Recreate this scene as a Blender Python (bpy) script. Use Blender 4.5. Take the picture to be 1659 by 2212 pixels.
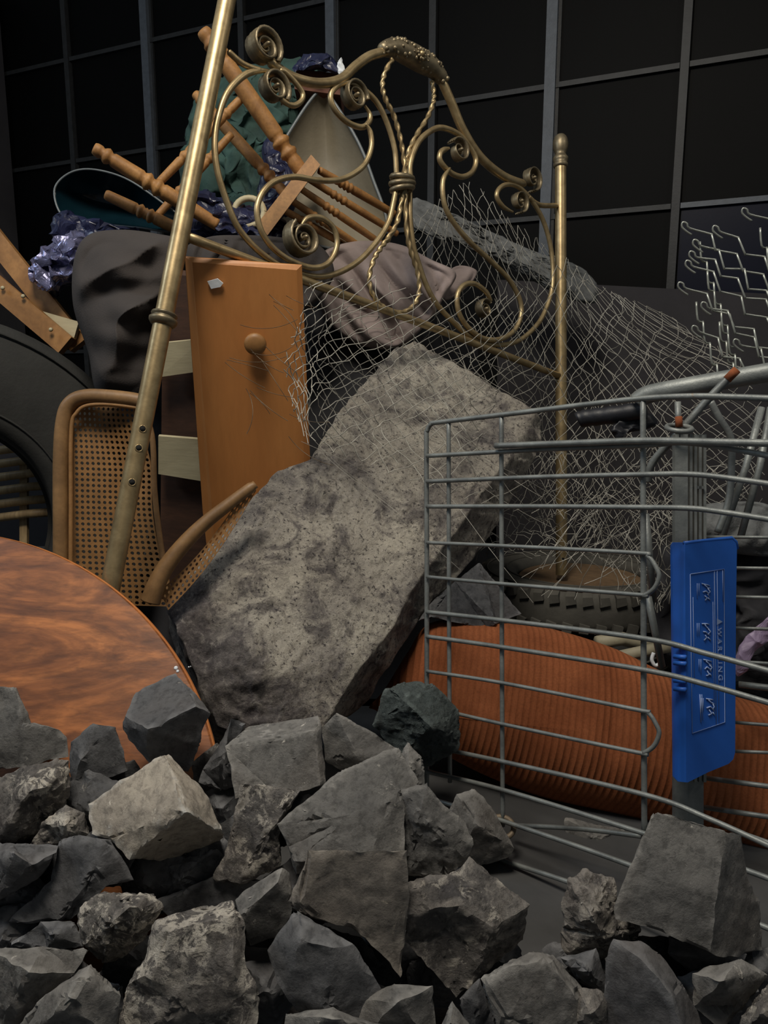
import bpy, bmesh, math, random
import numpy as np
from mathutils import Vector, Matrix, noise
random.seed(7)
C = bpy.context.scene.collection
for o in list(bpy.data.objects): bpy.data.objects.remove(o)

# ------------------------------------------------------------------ camera
F = 1600.0; W, H = 1659, 2212; CAMH = 0.85; PITCH = math.radians(10)
cd = bpy.data.cameras.new('camera'); cam = bpy.data.objects.new('camera', cd); C.objects.link(cam)
cam.location = (0, 0, CAMH); cam.rotation_euler = (math.pi/2 - PITCH, 0, 0)
cd.sensor_fit = 'VERTICAL'; cd.sensor_height = 36; cd.lens = 36*F/H
cd.clip_start = .02
bpy.context.scene.camera = cam
CP = Vector((0, 0, CAMH)); FW = Vector((0, math.cos(PITCH), -math.sin(PITCH))); UP = Vector((0, math.sin(PITCH), math.cos(PITCH)))
def ray(x, y): return FW + Vector((1, 0, 0))*((x-W/2)/F) + UP*((H/2-y)/F)
def P(x, y, d): return CP + ray(x, y)*d

# ------------------------------------------------------------------ world, lights, exposure
w = bpy.data.worlds.new('world'); bpy.context.scene.world = w; w.use_nodes = True
w.node_tree.nodes['Background'].inputs[0].default_value = (.75, .88, 1.0, 1)
w.node_tree.nodes['Background'].inputs[1].default_value = .075
def area(name, loc, tgt, size, power, col):
    l = bpy.data.lights.new(name, 'AREA'); l.shape = 'DISK'; l.size = size; l.energy = power; l.color = col
    o = bpy.data.objects.new(name, l); C.objects.link(o); o.location = loc
    o.rotation_euler = (Vector(tgt)-Vector(loc)).to_track_quat('-Z', 'Y').to_euler(); return o
area('ceiling_lamp_main', (-.38, .36, 3.15), (.05, 1.6, .45), .9, 60, (1, .92, .80))
area('ceiling_lamp_cool', (-2.6, 1.0, 2.7), (-.1, 2.0, .7), .7, 16, (.72, .86, 1))
area('ceiling_lamp_right', (2.3, .7, 3.2), (.5, 1.9, .6), .6, 9, (1, .93, .82))
vs = bpy.context.scene.view_settings
vs.view_transform = 'Standard'; vs.look = 'None'; vs.gamma = 1; vs.exposure = 0; vs.use_curve_mapping = False

# ------------------------------------------------------------------ materials
def srgb(r, g, b):
    f = lambda c: (c/255/12.92) if c/255 <= .04045 else ((c/255+.055)/1.055)**2.4
    return (f(r), f(g), f(b), 1)
class NT:
    def __init__(s, name):
        s.m = bpy.data.materials.new(name); s.m.use_nodes = True; s.t = s.m.node_tree
        s.b = s.t.nodes['Principled BSDF']; s.L = s.t.links.new
    def n(s, typ, **kw):
        x = s.t.nodes.new(typ)
        for k, v in kw.items():
            if hasattr(x, k): setattr(x, k, v)
            else: x.inputs[k.replace('_', ' ')].default_value = v
        return x
    def coord(s, scale=(1, 1, 1), rot=(0, 0, 0), rnd=True):
        tc = s.n('ShaderNodeTexCoord'); mp = s.n('ShaderNodeMapping'); mp.inputs['Scale'].default_value = scale; mp.inputs['Rotation'].default_value = rot
        s.L(tc.outputs['Object'], mp.inputs['Vector'])
        if rnd:
            oi = s.n('ShaderNodeObjectInfo'); mu = s.n('ShaderNodeVectorMath', operation='SCALE'); cb = s.n('ShaderNodeCombineXYZ')
            for i in range(3): s.L(oi.outputs['Random'], cb.inputs[i])
            s.L(cb.outputs[0], mu.inputs[0]); mu.inputs['Scale'].default_value = 37.0; s.L(mu.outputs[0], mp.inputs['Location'])
        return mp.outputs[0]
    def noise(s, vec, scale, detail=5, rough=.6, dist=0):
        x = s.n('ShaderNodeTexNoise'); x.inputs['Scale'].default_value = scale; x.inputs['Detail'].default_value = detail
        x.inputs['Roughness'].default_value = rough; x.inputs['Distortion'].default_value = dist; s.L(vec, x.inputs['Vector']); return x.outputs['Fac']
    def ramp(s, fac, stops, interp='LINEAR'):
        x = s.n('ShaderNodeValToRGB'); e = x.color_ramp.elements; x.color_ramp.interpolation = interp
        while len(e) < len(stops): e.new(.5)
        for i, (p, c) in enumerate(stops): e[i].position = p; e[i].color = c
        s.L(fac, x.inputs[0]); return x.outputs[0]
    def mix(s, fac, a, b, mode='MIX'):
        x = s.n('ShaderNodeMix', data_type='RGBA', blend_type=mode)
        for sock, v in ((x.inputs[0], fac), (x.inputs[6], a), (x.inputs[7], b)):
            if hasattr(v, 'is_output'): s.L(v, sock)
            else: sock.default_value = v
        return x.outputs[2]
    def bump(s, h, strength=.5, dist=.01, prev=None):
        x = s.n('ShaderNodeBump'); x.inputs['Strength'].default_value = strength; x.inputs['Distance'].default_value = dist
        s.L(h, x.inputs['Height'])
        if prev is not None: s.L(prev, x.inputs['Normal'])
        s.L(x.outputs[0], s.b.inputs['Normal']); return x.outputs[0]
    def set(s, col=None, rough=.7, metal=0, **kw):
        if col is not None:
            if hasattr(col, 'is_output'): s.L(col, s.b.inputs['Base Color'])
            else: s.b.inputs['Base Color'].default_value = col
        if hasattr(rough, 'is_output'): s.L(rough, s.b.inputs['Roughness'])
        else: s.b.inputs['Roughness'].default_value = rough
        s.b.inputs['Metallic'].default_value = metal
        for k, v in kw.items(): s.b.inputs[k.replace('_', ' ')].default_value = v
        return s.m
BW = lambda v: (v, v, v, 1)
def plain(name, rgb, rough=.7, metal=0, var=.25, scale=18, bump=.15, bscale=90, **kw):
    t = NT(name); v = t.coord(); c = srgb(*rgb)
    n = t.noise(v, scale); col = t.ramp(n, [(.25, tuple(x*(1-var) for x in c[:3])+(1,)), (.75, tuple(min(1, x*(1+var)) for x in c[:3])+(1,))])
    if bump: t.bump(t.noise(v, bscale, 4), bump, .004)
    return t.set(col, rough, metal, **kw)
def stone_mat(name, dark, light, fleck, fleck_lo=.62, scale=9, bump=.6, speck=.0):
    t = NT(name); v = t.coord()
    base = t.ramp(t.noise(v, scale, 8, .65, .4), [(.3, srgb(*dark)), (.72, srgb(*light))])
    base = t.mix(t.ramp(t.noise(v, 90, 6, .7, .3), [(.38, BW(.55)), (.52, BW(0))]), base, srgb(*[c*.72 for c in dark]))
    warm = t.mix(t.ramp(t.noise(v, 5, 3), [(.5, BW(0)), (.8, BW(.35))]), base, srgb(96, 82, 70))
    fl = t.ramp(t.noise(v, 48, 9, .75, .6), [(fleck_lo, BW(0)), (fleck_lo+.05, BW(1))])
    region = t.ramp(t.noise(v, 9, 4, .6, .6), [(.42, BW(.12)), (.58, BW(1))])
    x = t.n('ShaderNodeMath', operation='MULTIPLY'); t.L(fl, x.inputs[0]); t.L(region, x.inputs[1])
    col = t.mix(x.outputs[0], warm, srgb(*fleck))
    ge = t.n('ShaderNodeNewGeometry'); col = t.mix(t.ramp(ge.outputs['Pointiness'], [(.515, BW(0)), (.58, BW(.5))]), col, srgb(*[min(235, c*1.35) for c in light]))
    if speck:
        sp = t.ramp(t.noise(v, 160, 3, .6), [(.56, BW(0)), (.64, BW(speck))]); col = t.mix(sp, col, srgb(30, 29, 34))
    b1 = t.bump(t.noise(v, 45, 9, .7), bump, .012); t.bump(t.noise(v, 220, 4, .6), bump*.5, .003, b1)
    return t.set(col, .92, 0, Specular_IOR_Level=.25)
def wood(name, dark, light, axis_scale, rough=.45, dist=1.6, scale=3.2, fine=.35, rot=(0, 0, 0)):
    t = NT(name); v = t.coord(axis_scale, rot, True)
    a = t.noise(v, scale, 6, .6, dist); col = t.ramp(a, [(.28, srgb(*dark)), (.5, srgb(*[(p+q)/2 for p, q in zip(dark, light)])), (.72, srgb(*light))])
    f = t.noise(v, scale*9, 4, .6, .3); col = t.mix(t.ramp(f, [(.35, BW(fine)), (.6, BW(0))]), col, srgb(*[c*.72 for c in dark]))
    t.bump(f, .08, .003)
    return t.set(col, rough)
M = {}
M['floor'] = plain('floor_mat', (72, 72, 72), .85, var=.3, scale=5)
M['pane'] = plain('black_film_mat', (6, 6, 6), .6, var=.3, scale=3, bump=.05, Specular_IOR_Level=.12)
M['pane_blue'] = plain('navy_film_mat', (12, 17, 36), .4, var=.15, scale=3, bump=.03, Specular_IOR_Level=.15)
M['mullion'] = plain('grey_paint_mat', (84, 90, 98), .5, var=.2, scale=30)
M['mullion_dk'] = plain('dark_grey_paint_mat', (42, 43, 44), .55, var=.3, scale=30)
def brass(name, lo, hi, rough=.4):
    t = NT(name); v = t.coord(); n = t.noise(v, 26, 6, .65, .5)
    col = t.ramp(n, [(.3, srgb(*lo)), (.7, srgb(*hi))]); t.bump(t.noise(v, 120, 3), .06, .002)
    return t.set(col, rough, .68)
M['brass'] = brass('aged_brass_mat', (142, 122, 88), (190, 168, 126))
M['brass_dk'] = brass('dark_cast_brass_mat', (96, 86, 68), (158, 144, 116), .46)
M['hole'] = plain('bolt_hole_mat', (6, 6, 6), .9, bump=0)
M['st_dark'] = stone_mat('dark_basalt_mat', (76, 77, 80), (106, 106, 107), (176, 172, 164), .64, bump=.35)
M['st_mid'] = stone_mat('grey_basalt_mat', (94, 93, 92), (130, 128, 124), (206, 200, 190), .62, bump=.4)
M['st_rough'] = stone_mat('rough_fractured_mat', (78, 76, 77), (140, 135, 129), (226, 218, 204), .52, 14, 1.0)
M['st_white'] = stone_mat('white_crusted_stone_mat', (84, 82, 83), (142, 137, 131), (236, 228, 214), .47, 12, 1.0)
M['st_light'] = stone_mat('pale_dusty_stone_mat', (150, 142, 132), (196, 186, 170), (222, 214, 200), .6, 8, .35)
M['st_green'] = stone_mat('green_grey_rock_mat', (66, 74, 74), (98, 106, 104), (140, 145, 140), .66, 12, .9)
M['st_dust'] = stone_mat('dusty_taupe_stone_mat', (108, 103, 98), (136, 130, 122), (190, 178, 160), .64, bump=.3)
def slab_mat():
    t = NT('speckled_concrete_mat'); v = t.coord(rnd=False)
    base = t.ramp(t.noise(v, 4.5, 9, .68, .5), [(.33, srgb(112, 108, 106)), (.46, srgb(176, 169, 158)), (.66, srgb(214, 206, 190))])
    dk = t.ramp(t.noise(v, 15, 8, .7, .9), [(.5, BW(0)), (.62, BW(.8))]); col = t.mix(dk, base, srgb(92, 87, 88))
    sp = t.ramp(t.noise(v, 110, 6, .78, .2), [(.55, BW(0)), (.61, BW(.9))]); col = t.mix(sp, col, srgb(58, 54, 58))
    at_ = t.n('ShaderNodeAttribute', attribute_name='core_shade', attribute_type='GEOMETRY')
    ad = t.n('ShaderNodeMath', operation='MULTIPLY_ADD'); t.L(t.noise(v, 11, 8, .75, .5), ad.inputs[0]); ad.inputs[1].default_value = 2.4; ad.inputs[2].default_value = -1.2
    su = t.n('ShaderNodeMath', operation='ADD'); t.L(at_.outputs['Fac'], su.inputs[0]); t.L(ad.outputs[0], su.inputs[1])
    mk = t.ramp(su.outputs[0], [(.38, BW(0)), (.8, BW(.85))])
    core_shade = t.ramp(t.noise(v, 60, 8, .75, .4), [(.35, srgb(60, 56, 60)), (.55, srgb(104, 98, 98)), (.7, srgb(170, 164, 156))]); col = t.mix(mk, col, core_shade)  # broken aggregate colour, also painting shade into the lower left and far edge
    b1 = t.bump(t.noise(v, 24, 10, .72), .8, .02); t.bump(t.noise(v, 140, 5, .7), .8, .006, b1)
    return t.set(col, .95, 0, Specular_IOR_Level=.2)
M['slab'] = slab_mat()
M['table'] = wood('orange_table_veneer_mat', (92, 50, 26), (198, 124, 68), (1.0, 1.0, 4.5), .42, 3.4, 2.4, .5)
M['table_edge'] = plain('table_edge_mat', (196, 122, 66), .5, var=.15)
M['drawer'] = wood('honey_pine_mat', (182, 118, 62), (206, 140, 78), (3.2, 2, .55), .5, .8, 2.4, .12)
M['chairwood'] = wood('turned_oak_mat', (136, 94, 50), (186, 136, 78), (3, 3, 3), .6, 1.0, 5, .3)
M['cane'] = plain('rattan_cane_mat', (150, 110, 66), .6, var=.2, scale=40)
M['caneframe'] = wood('rattan_frame_mat', (112, 84, 54), (156, 120, 78), (2, 2, 2), .5, 1.0, 6, .2)
M['cream'] = wood('cream_drawer_side_mat', (172, 160, 128), (196, 186, 152), (1, 1, 6), .6, .5, 4, .1)
M['carcass'] = wood('dark_carcass_mat', (64, 42, 30), (88, 58, 40), (1, 1, 4), .7)
M['disc'] = wood('tan_disc_mat', (110, 88, 66), (140, 114, 84), (2, 2, 2), .7)
M['rubber'] = plain('tyre_rubber_mat', (40, 40, 38), .8, var=.3, scale=14, bump=.2)
M['rubber_dusty'] = plain('dusty_tyre_rubber_mat', (84, 82, 76), .85, var=.3, scale=14, bump=.2)
M['coat'] = plain('charcoal_cloth_mat', (62, 57, 55), .95, var=.15, scale=10, bump=.25, bscale=260)
M['tarp'] = plain('black_tarp_mat', (42, 42, 46), .8, var=.3, scale=7, bump=.2)
M['foil'] = plain('silver_blue_foil_mat', (118, 118, 150), .28, .55, var=.45, scale=22, bump=.5, bscale=50)
M['bluetarp'] = plain('navy_plastic_mat', (34, 38, 66), .35, 0, var=.4, scale=14, bump=.3, bscale=40)
M['green'] = plain('bottle_green_cloth_mat', (46, 72, 66), .85, var=.5, scale=12, bump=.5, bscale=40)
M['teal'] = plain('dark_teal_plastic_mat', (14, 36, 44), .14, 0, var=.3, scale=6, bump=0)
M['greyshell'] = plain('khaki_grey_shell_mat', (124, 116, 98), .6, var=.2, scale=6)
M['rim'] = plain('pale_shell_edge_mat', (104, 110, 112), .4)
M['toy'] = plain('dusty_pink_grey_cloth_mat', (150, 136, 132), .95, var=.2, scale=9, bump=.3)
M['gauze'] = plain('grey_gauze_mat', (104, 106, 106), .95, var=.35, scale=30, bump=.6)
M['board'] = plain('charcoal_board_mat', (50, 48, 51), .9, var=.25, scale=5)
M['wire'] = plain('galvanised_wire_mat', (180, 177, 167), .5, .3, var=.35, scale=40, bump=0)
M['wire_rusty'] = plain('weathered_wire_mat', (122, 108, 90), .6, .4, var=.35, scale=40, bump=0)
M['link'] = plain('chain_link_mat', (178, 182, 174), .4, .6, var=.2, scale=40, bump=0)
def cartm():
    t = NT('grey_cart_steel_mat'); v = t.coord(); c = t.ramp(t.noise(v, 22), [(.3, srgb(104, 108, 108)), (.7, srgb(146, 150, 147))])
    r = t.ramp(t.noise(v, 16, 6, .7, .4), [(.68, BW(0)), (.75, BW(.8))]); c = t.mix(r, c, srgb(126, 98, 62))
    t.bump(t.noise(v, 200, 3), .25, .002); return t.set(c, .5, .35)
M['cart'] = cartm()
M['rust'] = plain('rust_mat', (136, 74, 40), .9, var=.4, scale=60)
M['grip'] = plain('black_foam_mat', (26, 27, 33), .5, var=.3)
M['blue'] = plain('blue_plastic_mat', (36, 96, 190), .45, var=.06, scale=20, bump=.05)
M['print'] = plain('white_print_mat', (150, 172, 214), .7, bump=0, var=.05)
M['cream_pipe'] = plain('dirty_cream_plastic_mat', (160, 152, 128), .6)
M['purple'] = plain('mauve_plastic_mat', (150, 132, 160), .5, bump=.4, bscale=30)
M['white'] = plain('white_paper_mat', (225, 230, 240), .6)
M['brown'] = plain('brown_card_mat', (96, 58, 42), .8)
M['bamboo'] = wood('bamboo_mat', (160, 134, 96), (204, 178, 134), (5, 1, 1), .5)
M['legwood'] = wood('worn_pine_leg_mat', (132, 92, 50), (180, 132, 78), (2, 2, 2), .5, 1.0, 4, .25)
def cord():
    t = NT('rust_corduroy_mat'); tc = t.n('ShaderNodeAttribute', attribute_name='cordu', attribute_type='GEOMETRY')
    m = t.n('ShaderNodeMath', operation='MULTIPLY'); t.L(tc.outputs['Fac'], m.inputs[0]); m.inputs[1].default_value = 2*math.pi
    s = t.n('ShaderNodeMath', operation='SINE'); t.L(m.outputs[0], s.inputs[0])
    a = t.n('ShaderNodeMath', operation='MULTIPLY_ADD'); t.L(s.outputs[0], a.inputs[0]); a.inputs[1].default_value = .5; a.inputs[2].default_value = .5
    v = t.coord(rnd=False); n = t.noise(v, 9, 5, .6, .3)
    c = t.ramp(n, [(.3, srgb(140, 80, 50)), (.7, srgb(170, 102, 66))])
    c = t.mix(t.ramp(t.noise(v, 240, 3, .7), [(.3, BW(.4)), (.6, BW(0))]), c, srgb(98, 56, 36))
    pw = t.n('ShaderNodeMath', operation='POWER'); t.L(a.outputs[0], pw.inputs[0]); pw.inputs[1].default_value = .45; b = t.bump(pw.outputs[0], .7, .004); t.bump(t.noise(v, 300, 3), .3, .002, b)
    t.b.inputs['Sheen Weight'].default_value = .25; t.b.inputs['Sheen Tint'].default_value = srgb(220, 140, 90)
    return t.set(c, .95, 0, Specular_IOR_Level=.1)
M['cord'] = cord()

# ------------------------------------------------------------------ mesh helpers
def obj(name, verts, faces, mat, parent=None, smooth=True, sharp=None):
    c = Vector((0, 0, 0))
    lo = Vector([min(v[i] for v in verts) for i in range(3)]); hi = Vector([max(v[i] for v in verts) for i in range(3)]); c = (lo+hi)/2
    me = bpy.data.meshes.new(name); me.from_pydata([Vector(v)-c for v in verts], [], faces); me.materials.append(M[mat] if isinstance(mat, str) else mat)
    me.polygons.foreach_set('use_smooth', [smooth]*len(me.polygons)); me.update()
    if sharp is not None: me.set_sharp_from_angle(angle=sharp)
    o = bpy.data.objects.new(name, me); C.objects.link(o); o.location = c
    if parent is not None:
        o.parent = parent; o.matrix_parent_inverse = Matrix.Translation(-parent.location)
    return o
def tag(o, label, cat, group=None, kind=None):
    o['label'] = label
    if kind != 'structure': o['category'] = cat
    if group: o['group'] = group
    if kind: o['kind'] = kind
    return o
def thing(name, label, cat, loc, group=None):
    o = bpy.data.objects.new(name, None); C.objects.link(o); o.location = loc; o.empty_display_size = .05
    return tag(o, label, cat, group)
def join(*parts):
    V, Fc = [], []
    for v, f in parts:
        k = len(V); V += list(v); Fc += [[i+k for i in q] for q in f]
    return V, Fc
def catmull(pts, n=8, closed=False):
    pts = [Vector(p) for p in pts]; out = []; N = len(pts)
    rng = range(N if closed else N-1)
    for i in rng:
        g = lambda k: pts[k % N] if closed else pts[max(0, min(N-1, k))]
        p0, p1, p2, p3 = g(i-1), g(i), g(i+1), g(i+2)
        for j in range(n):
            t = j/n
            out.append(.5*((2*p1)+(p2-p0)*t+(2*p0-5*p1+4*p2-p3)*t*t+(3*p1-p0-3*p2+p3)*t**3))
    if not closed: out.append(pts[-1])
    return out
def tube(pts, r, sides=8, caps=True, twist=None, squash=None, round_ends=False):
    pts = [Vector(p) for p in pts]; n = len(pts)
    rr = r if callable(r) else (lambda t: r)
    V, Fc = [], []; T0 = (pts[1]-pts[0]).normalized()
    a = T0.orthogonal().normalized()
    for i, p in enumerate(pts):
        T = (pts[min(n-1, i+1)]-pts[max(0, i-1)])
        T = T.normalized() if T.length > 1e-9 else T0
        a = (a-T*a.dot(T)); a = a.normalized() if a.length > 1e-6 else T.orthogonal().normalized(); b = T.cross(a)
        q = rr(i/(n-1)) if n > 1 else rr(0)
        for s in range(sides):
            th = 2*math.pi*s/sides
            if twist:
                k = q*(1+.28*math.cos(2*(th-twist*i)) - .05); V.append(p+a*math.cos(th)*k+b*math.sin(th)*k)
            else: V.append(p+(a*math.cos(th)+b*math.sin(th))*q)
    for i in range(n-1):
        for s in range(sides):
            s2 = (s+1) % sides; Fc.append([i*sides+s, i*sides+s2, (i+1)*sides+s2, (i+1)*sides+s])
    if caps: Fc.append(list(range(sides))[::-1]); Fc.append([(n-1)*sides+s for s in range(sides)])
    return V, Fc
def rod(a, b, r, sides=10): return tube([a, b], r, sides)
def lathe(a, b, prof, sides=14):
    """prof: list of (t, radius) along a->b"""
    a, b = Vector(a), Vector(b); z = (b-a); T = z.normalized(); u = T.orthogonal().normalized(); v = T.cross(u); V, Fc = [], []
    for t, r in prof:
        for s in range(sides):
            th = 2*math.pi*s/sides; V.append(a+z*t+(u*math.cos(th)+v*math.sin(th))*r)
    for i in range(len(prof)-1):
        for s in range(sides):
            s2 = (s+1) % sides; Fc.append([i*sides+s, i*sides+s2, (i+1)*sides+s2, (i+1)*sides+s])
    Fc.append(list(range(sides))[::-1]); Fc.append([(len(prof)-1)*sides+s for s in range(sides)])
    return V, Fc
def prism(front, back):
    n = len(front); V = list(front)+list(back); Fc = [list(range(n))[::-1], [n+i for i in range(n)]]
    for i in range(n): j = (i+1) % n; Fc.append([i, j, n+j, n+i])
    return V, Fc
def slabpoly(poly, d, thick, dirv=None):
    """pixel polygon -> thick plate; d const or function(px,py)"""
    D = d if callable(d) else (lambda x, y: d)
    fr = [P(x, y, D(x, y)) for x, y in poly]
    if dirv is None:
        nrm = (fr[1]-fr[0]).cross(fr[2]-fr[0]).normalized()
        if nrm.dot(FW) < 0: nrm = -nrm
    else: nrm = Vector(dirv)
    return prism(fr, [p+nrm*thick for p in fr])
def fbm(p, o=4, l=2.1, g=.5):
    s, a = 0, 1
    for _ in range(o): s += a*noise.noise(p); p = p*l; a *= g
    return s
def puff(outline, d, front, back, n=6, rings=22, fold=None, power=2.0, smooth_outline=True, fine=0.0, fscale=20, seed=0, center=None):
    D = d if callable(d) else (lambda x, y: d)
    o = [Vector((x, y, 0)) for x, y in outline]
    if smooth_outline: o = catmull(o, n, True)
    else:
        q = []
        for i, p in enumerate(o):
            for j in range(n): q.append(p.lerp(o[(i+1) % len(o)], j/n))
        o = q
    c = Vector((center[0], center[1], 0)) if center else sum(o, Vector())/len(o); N = len(o)
    V, Fc = [], []
    def pt(x, y, h, sgn, t):
        dd = D(x, y)
        if sgn < 0: dd -= front*h
        else: dd += back*h
        e = min(1, (1-t)*6)
        if fold: dd += sgn*-1*fold(x, y)*e*(1 if sgn < 0 else -1)*(1 if sgn < 0 else .3)
        p = P(x, y, dd)
        if fine: p = p + noise.noise_vector(p*fscale+Vector((seed, 0, 0)))*fine*(.35+.65*e) + noise.noise_vector(p*fscale*2.7+Vector((seed, 3, 0)))*fine*.45
        return p
    V.append(pt(c.x, c.y, 1, -1, 0))
    for k in range(1, rings+1):
        t = k/rings; h = (max(0, 1-t**power))**.5
        for q in o: x = c.lerp(q, t); V.append(pt(x.x, x.y, h, -1, t))
    nb = len(V)
    for k in range(rings-1, 0, -2):
        t = k/rings; h = (max(0, 1-t**power))**.5
        for q in o: x = c.lerp(q, t); V.append(pt(x.x, x.y, h, 1, t))
    V.append(pt(c.x, c.y, 1, 1, 0)); last = len(V)-1
    for i in range(N): Fc.append([0, 1+i, 1+(i+1) % N])
    nr = (last-1)//N
    for k in range(nr-1):
        for i in range(N):
            j = (i+1) % N; a = 1+k*N; b = a+N; Fc.append([a+i, b+i, b+j, a+j])
    a = 1+(nr-1)*N
    for i in range(N): Fc.append([a+i, last, a+(i+1) % N])
    return V, Fc

# ------------------------------------------------------------------ the setting
fl = obj('floor', *prism([(-4, -1, 0), (4, -1, 0), (4, 7, 0), (-4, 7, 0)], [(-4, -1, -.1), (4, -1, -.1), (4, 7, -.1), (-4, 7, -.1)]), 'floor', smooth=False)
tag(fl, 'dull grey bare floor seen between the rubble and the cart', 'floor', kind='structure')
TW = math.tan(math.radians(23.8)); Y0 = 4.0
wd = Vector((1, -TW, 0)).normalized(); wn = Vector((-TW, -1, 0)).normalized()   # along wall, towards camera
def onwall(px, py):
    r = ray(px, py); t = (Y0-CP.y-TW*CP.x)/(r.y+TW*r.x); p = CP+r*t
    return (p-Vector((0, Y0, 0))).dot(wd), p.z
def wpt(s, z, off=0): return Vector((0, Y0, 0))+wd*s+Vector((0, 0, z))+wn*off
def wbox(s0, s1, z0, z1, o0, o1):
    return prism([wpt(s0, z0, o1), wpt(s1, z0, o1), wpt(s1, z1, o1), wpt(s0, z1, o1)], [wpt(s0, z0, o0), wpt(s1, z0, o0), wpt(s1, z1, o0), wpt(s0, z1, o0)])
wall = obj('wall_back', *wbox(-3.4, 2.6, 0, 3.2, -.08, -.02), 'pane', smooth=False)
tag(wall, 'tall black panelled partition in a grey metal grid', 'wall', kind='structure')
vx = [(-80, 'd'), (155, 'd'), (328, 'm'), (530, 'd'), (722, 'm'), (937, 'd'), (1191, 'm'), (1476, 'd'), (1790, 'm'), (2150, 'd')]
vs_ = [(onwall(x, 200)[0], k) for x, k in vx]; vs_ = [(vs_[0][0]-.6, 'm')]+vs_
zs = [onwall(1200, 470)[1], onwall(1200, 188)[1]]; dz = zs[1]-zs[0]; zl = [zs[0]-2*dz, zs[0]-dz, zs[0], zs[1], zs[1]+dz, zs[1]+2*dz]
for i, (s, k) in enumerate(vs_):
    hw = .024 if k == 'm' else .017
    obj('mullion', *wbox(s-hw, s+hw, 0, 3.15, -.02, .045 if k == 'm' else .03), 'mullion' if k == 'm' else 'mullion_dk', wall, False)
    if k == 'm': obj('mullion_rib', *wbox(s+hw, s+hw+.014, 0, 3.15, -.02, .02), 'mullion_dk', wall, False)
for z in zl:
    for i in range(len(vs_)-1):
        blue = i == len(vs_)-3 and abs(z-zs[0]) < .01
        obj('transom', *wbox(vs_[i][0]+.02, vs_[i+1][0]-.02, z-.011, z+.011, -.02, .025), 'mullion' if blue else 'mullion_dk', wall, False)
for i in range(len(vs_)-1):
    zz = [0]+zl+[3.15]
    for j in range(len(zz)-1):
        if zz[j+1]-zz[j] < .05: continue
        bl = i in (len(vs_)-3, len(vs_)-2) and abs(zz[j+1]-zs[0]) < .01
        obj('pane', *wbox(vs_[i][0]+.024, vs_[i+1][0]-.018, zz[j]+.012, zz[j+1]-.012, -.02, .003+.004*random.random()), 'pane_blue' if bl else 'pane', wall, False)
col = obj('trim_1', *wbox(onwall(-60, 300)[0], onwall(35, 300)[0], 0, 3.2, .05, .3), 'board', smooth=False)
tag(col, 'dark grey upright column at the end of the black partition', 'column', kind='structure')

# ------------------------------------------------------------------ heap under the junk (black tarp) and gravel bed under the stones
def grid(nx, ny, f):
    V = [f(i/nx, j/ny) for j in range(ny+1) for i in range(nx+1)]; Fc = []
    for j in range(ny):
        for i in range(nx): a = j*(nx+1)+i; Fc.append([a, a+1, a+nx+2, a+nx+1])
    return V, Fc
def ss(a, b, x): t = max(0, min(1, (x-a)/(b-a))); return t*t*(3-2*t)
def heap(u, v):
    x = -.95+1.39*u; y = 1.85+1.35*v
    y0 = 1.98+.75*ss(.1, .45, x)
    top = 1.06-.02*x - .12*ss(-.6, -1.2, x) - .1*ss(.3, .9, x)
    z = top*ss(y0-.08, y0+.3, y)*ss(3.2, 2.9, y)*ss(-.95, -.82, x)*ss(.44, .34, x)
    z += .05*fbm(Vector((x*3, y*3, 1)))*min(1, z*3)
    return Vector((x, y, max(0, z)))
tag(obj('black_tarp', *grid(80, 60, heap), 'tarp'), 'black tarpaulin spread over the heap behind the wire netting', 'tarp')
def gravel(u, v):
    x = -.75+1.5*u; y = .3+.62*v
    e = ss(0, .12, u)*ss(1, .88, u)*ss(0, .15, v)*ss(1, .75, v)
    h = (.06 - .05*ss(.05, .3, x)) * e
    return Vector((x, y, max(0, h + .02*fbm(Vector((x*14, y*14, 2)))*e)))
tag(obj('gravel_bed', *grid(90, 60, gravel), 'st_dark'), 'dark loose gravel bed beneath the broken stones', 'gravel', kind='stuff')

# ------------------------------------------------------------------ brass headboard
def hbd(px): return 1/(.8186-.000317*px)
h0 = P(600, 300, hbd(600)); HN = ((P(900, 300, hbd(900))-h0).cross(P(600, 700, hbd(600))-h0)).normalized()
if HN.dot(FW) > 0: HN = -HN            # towards camera
def Hb(x, y, off=0): return P(x, y, hbd(x))+HN*off
HB = thing('brass_headboard', 'aged brass bed headboard with scrollwork, leaning across the junk heap', 'headboard', P(1213, 1242, hbd(1213)))
def hcurve(name, pts, rpx, off=0, mat='brass', n=8, twist=None, sides=9, ends=True):
    p = catmull([Hb(x, y, off) for x, y in pts], n)
    r = rpx*hbd(sum(x for x, _ in pts)/len(pts))/F
    rr = (lambda t: r*(.45+.55*ss(0, .05, t))*(.45+.55*ss(1, .95, t))) if ends and not twist else (lambda t: r)
    return obj(name, *tube(p, rr, sides, twist=twist), mat, HB)
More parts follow.
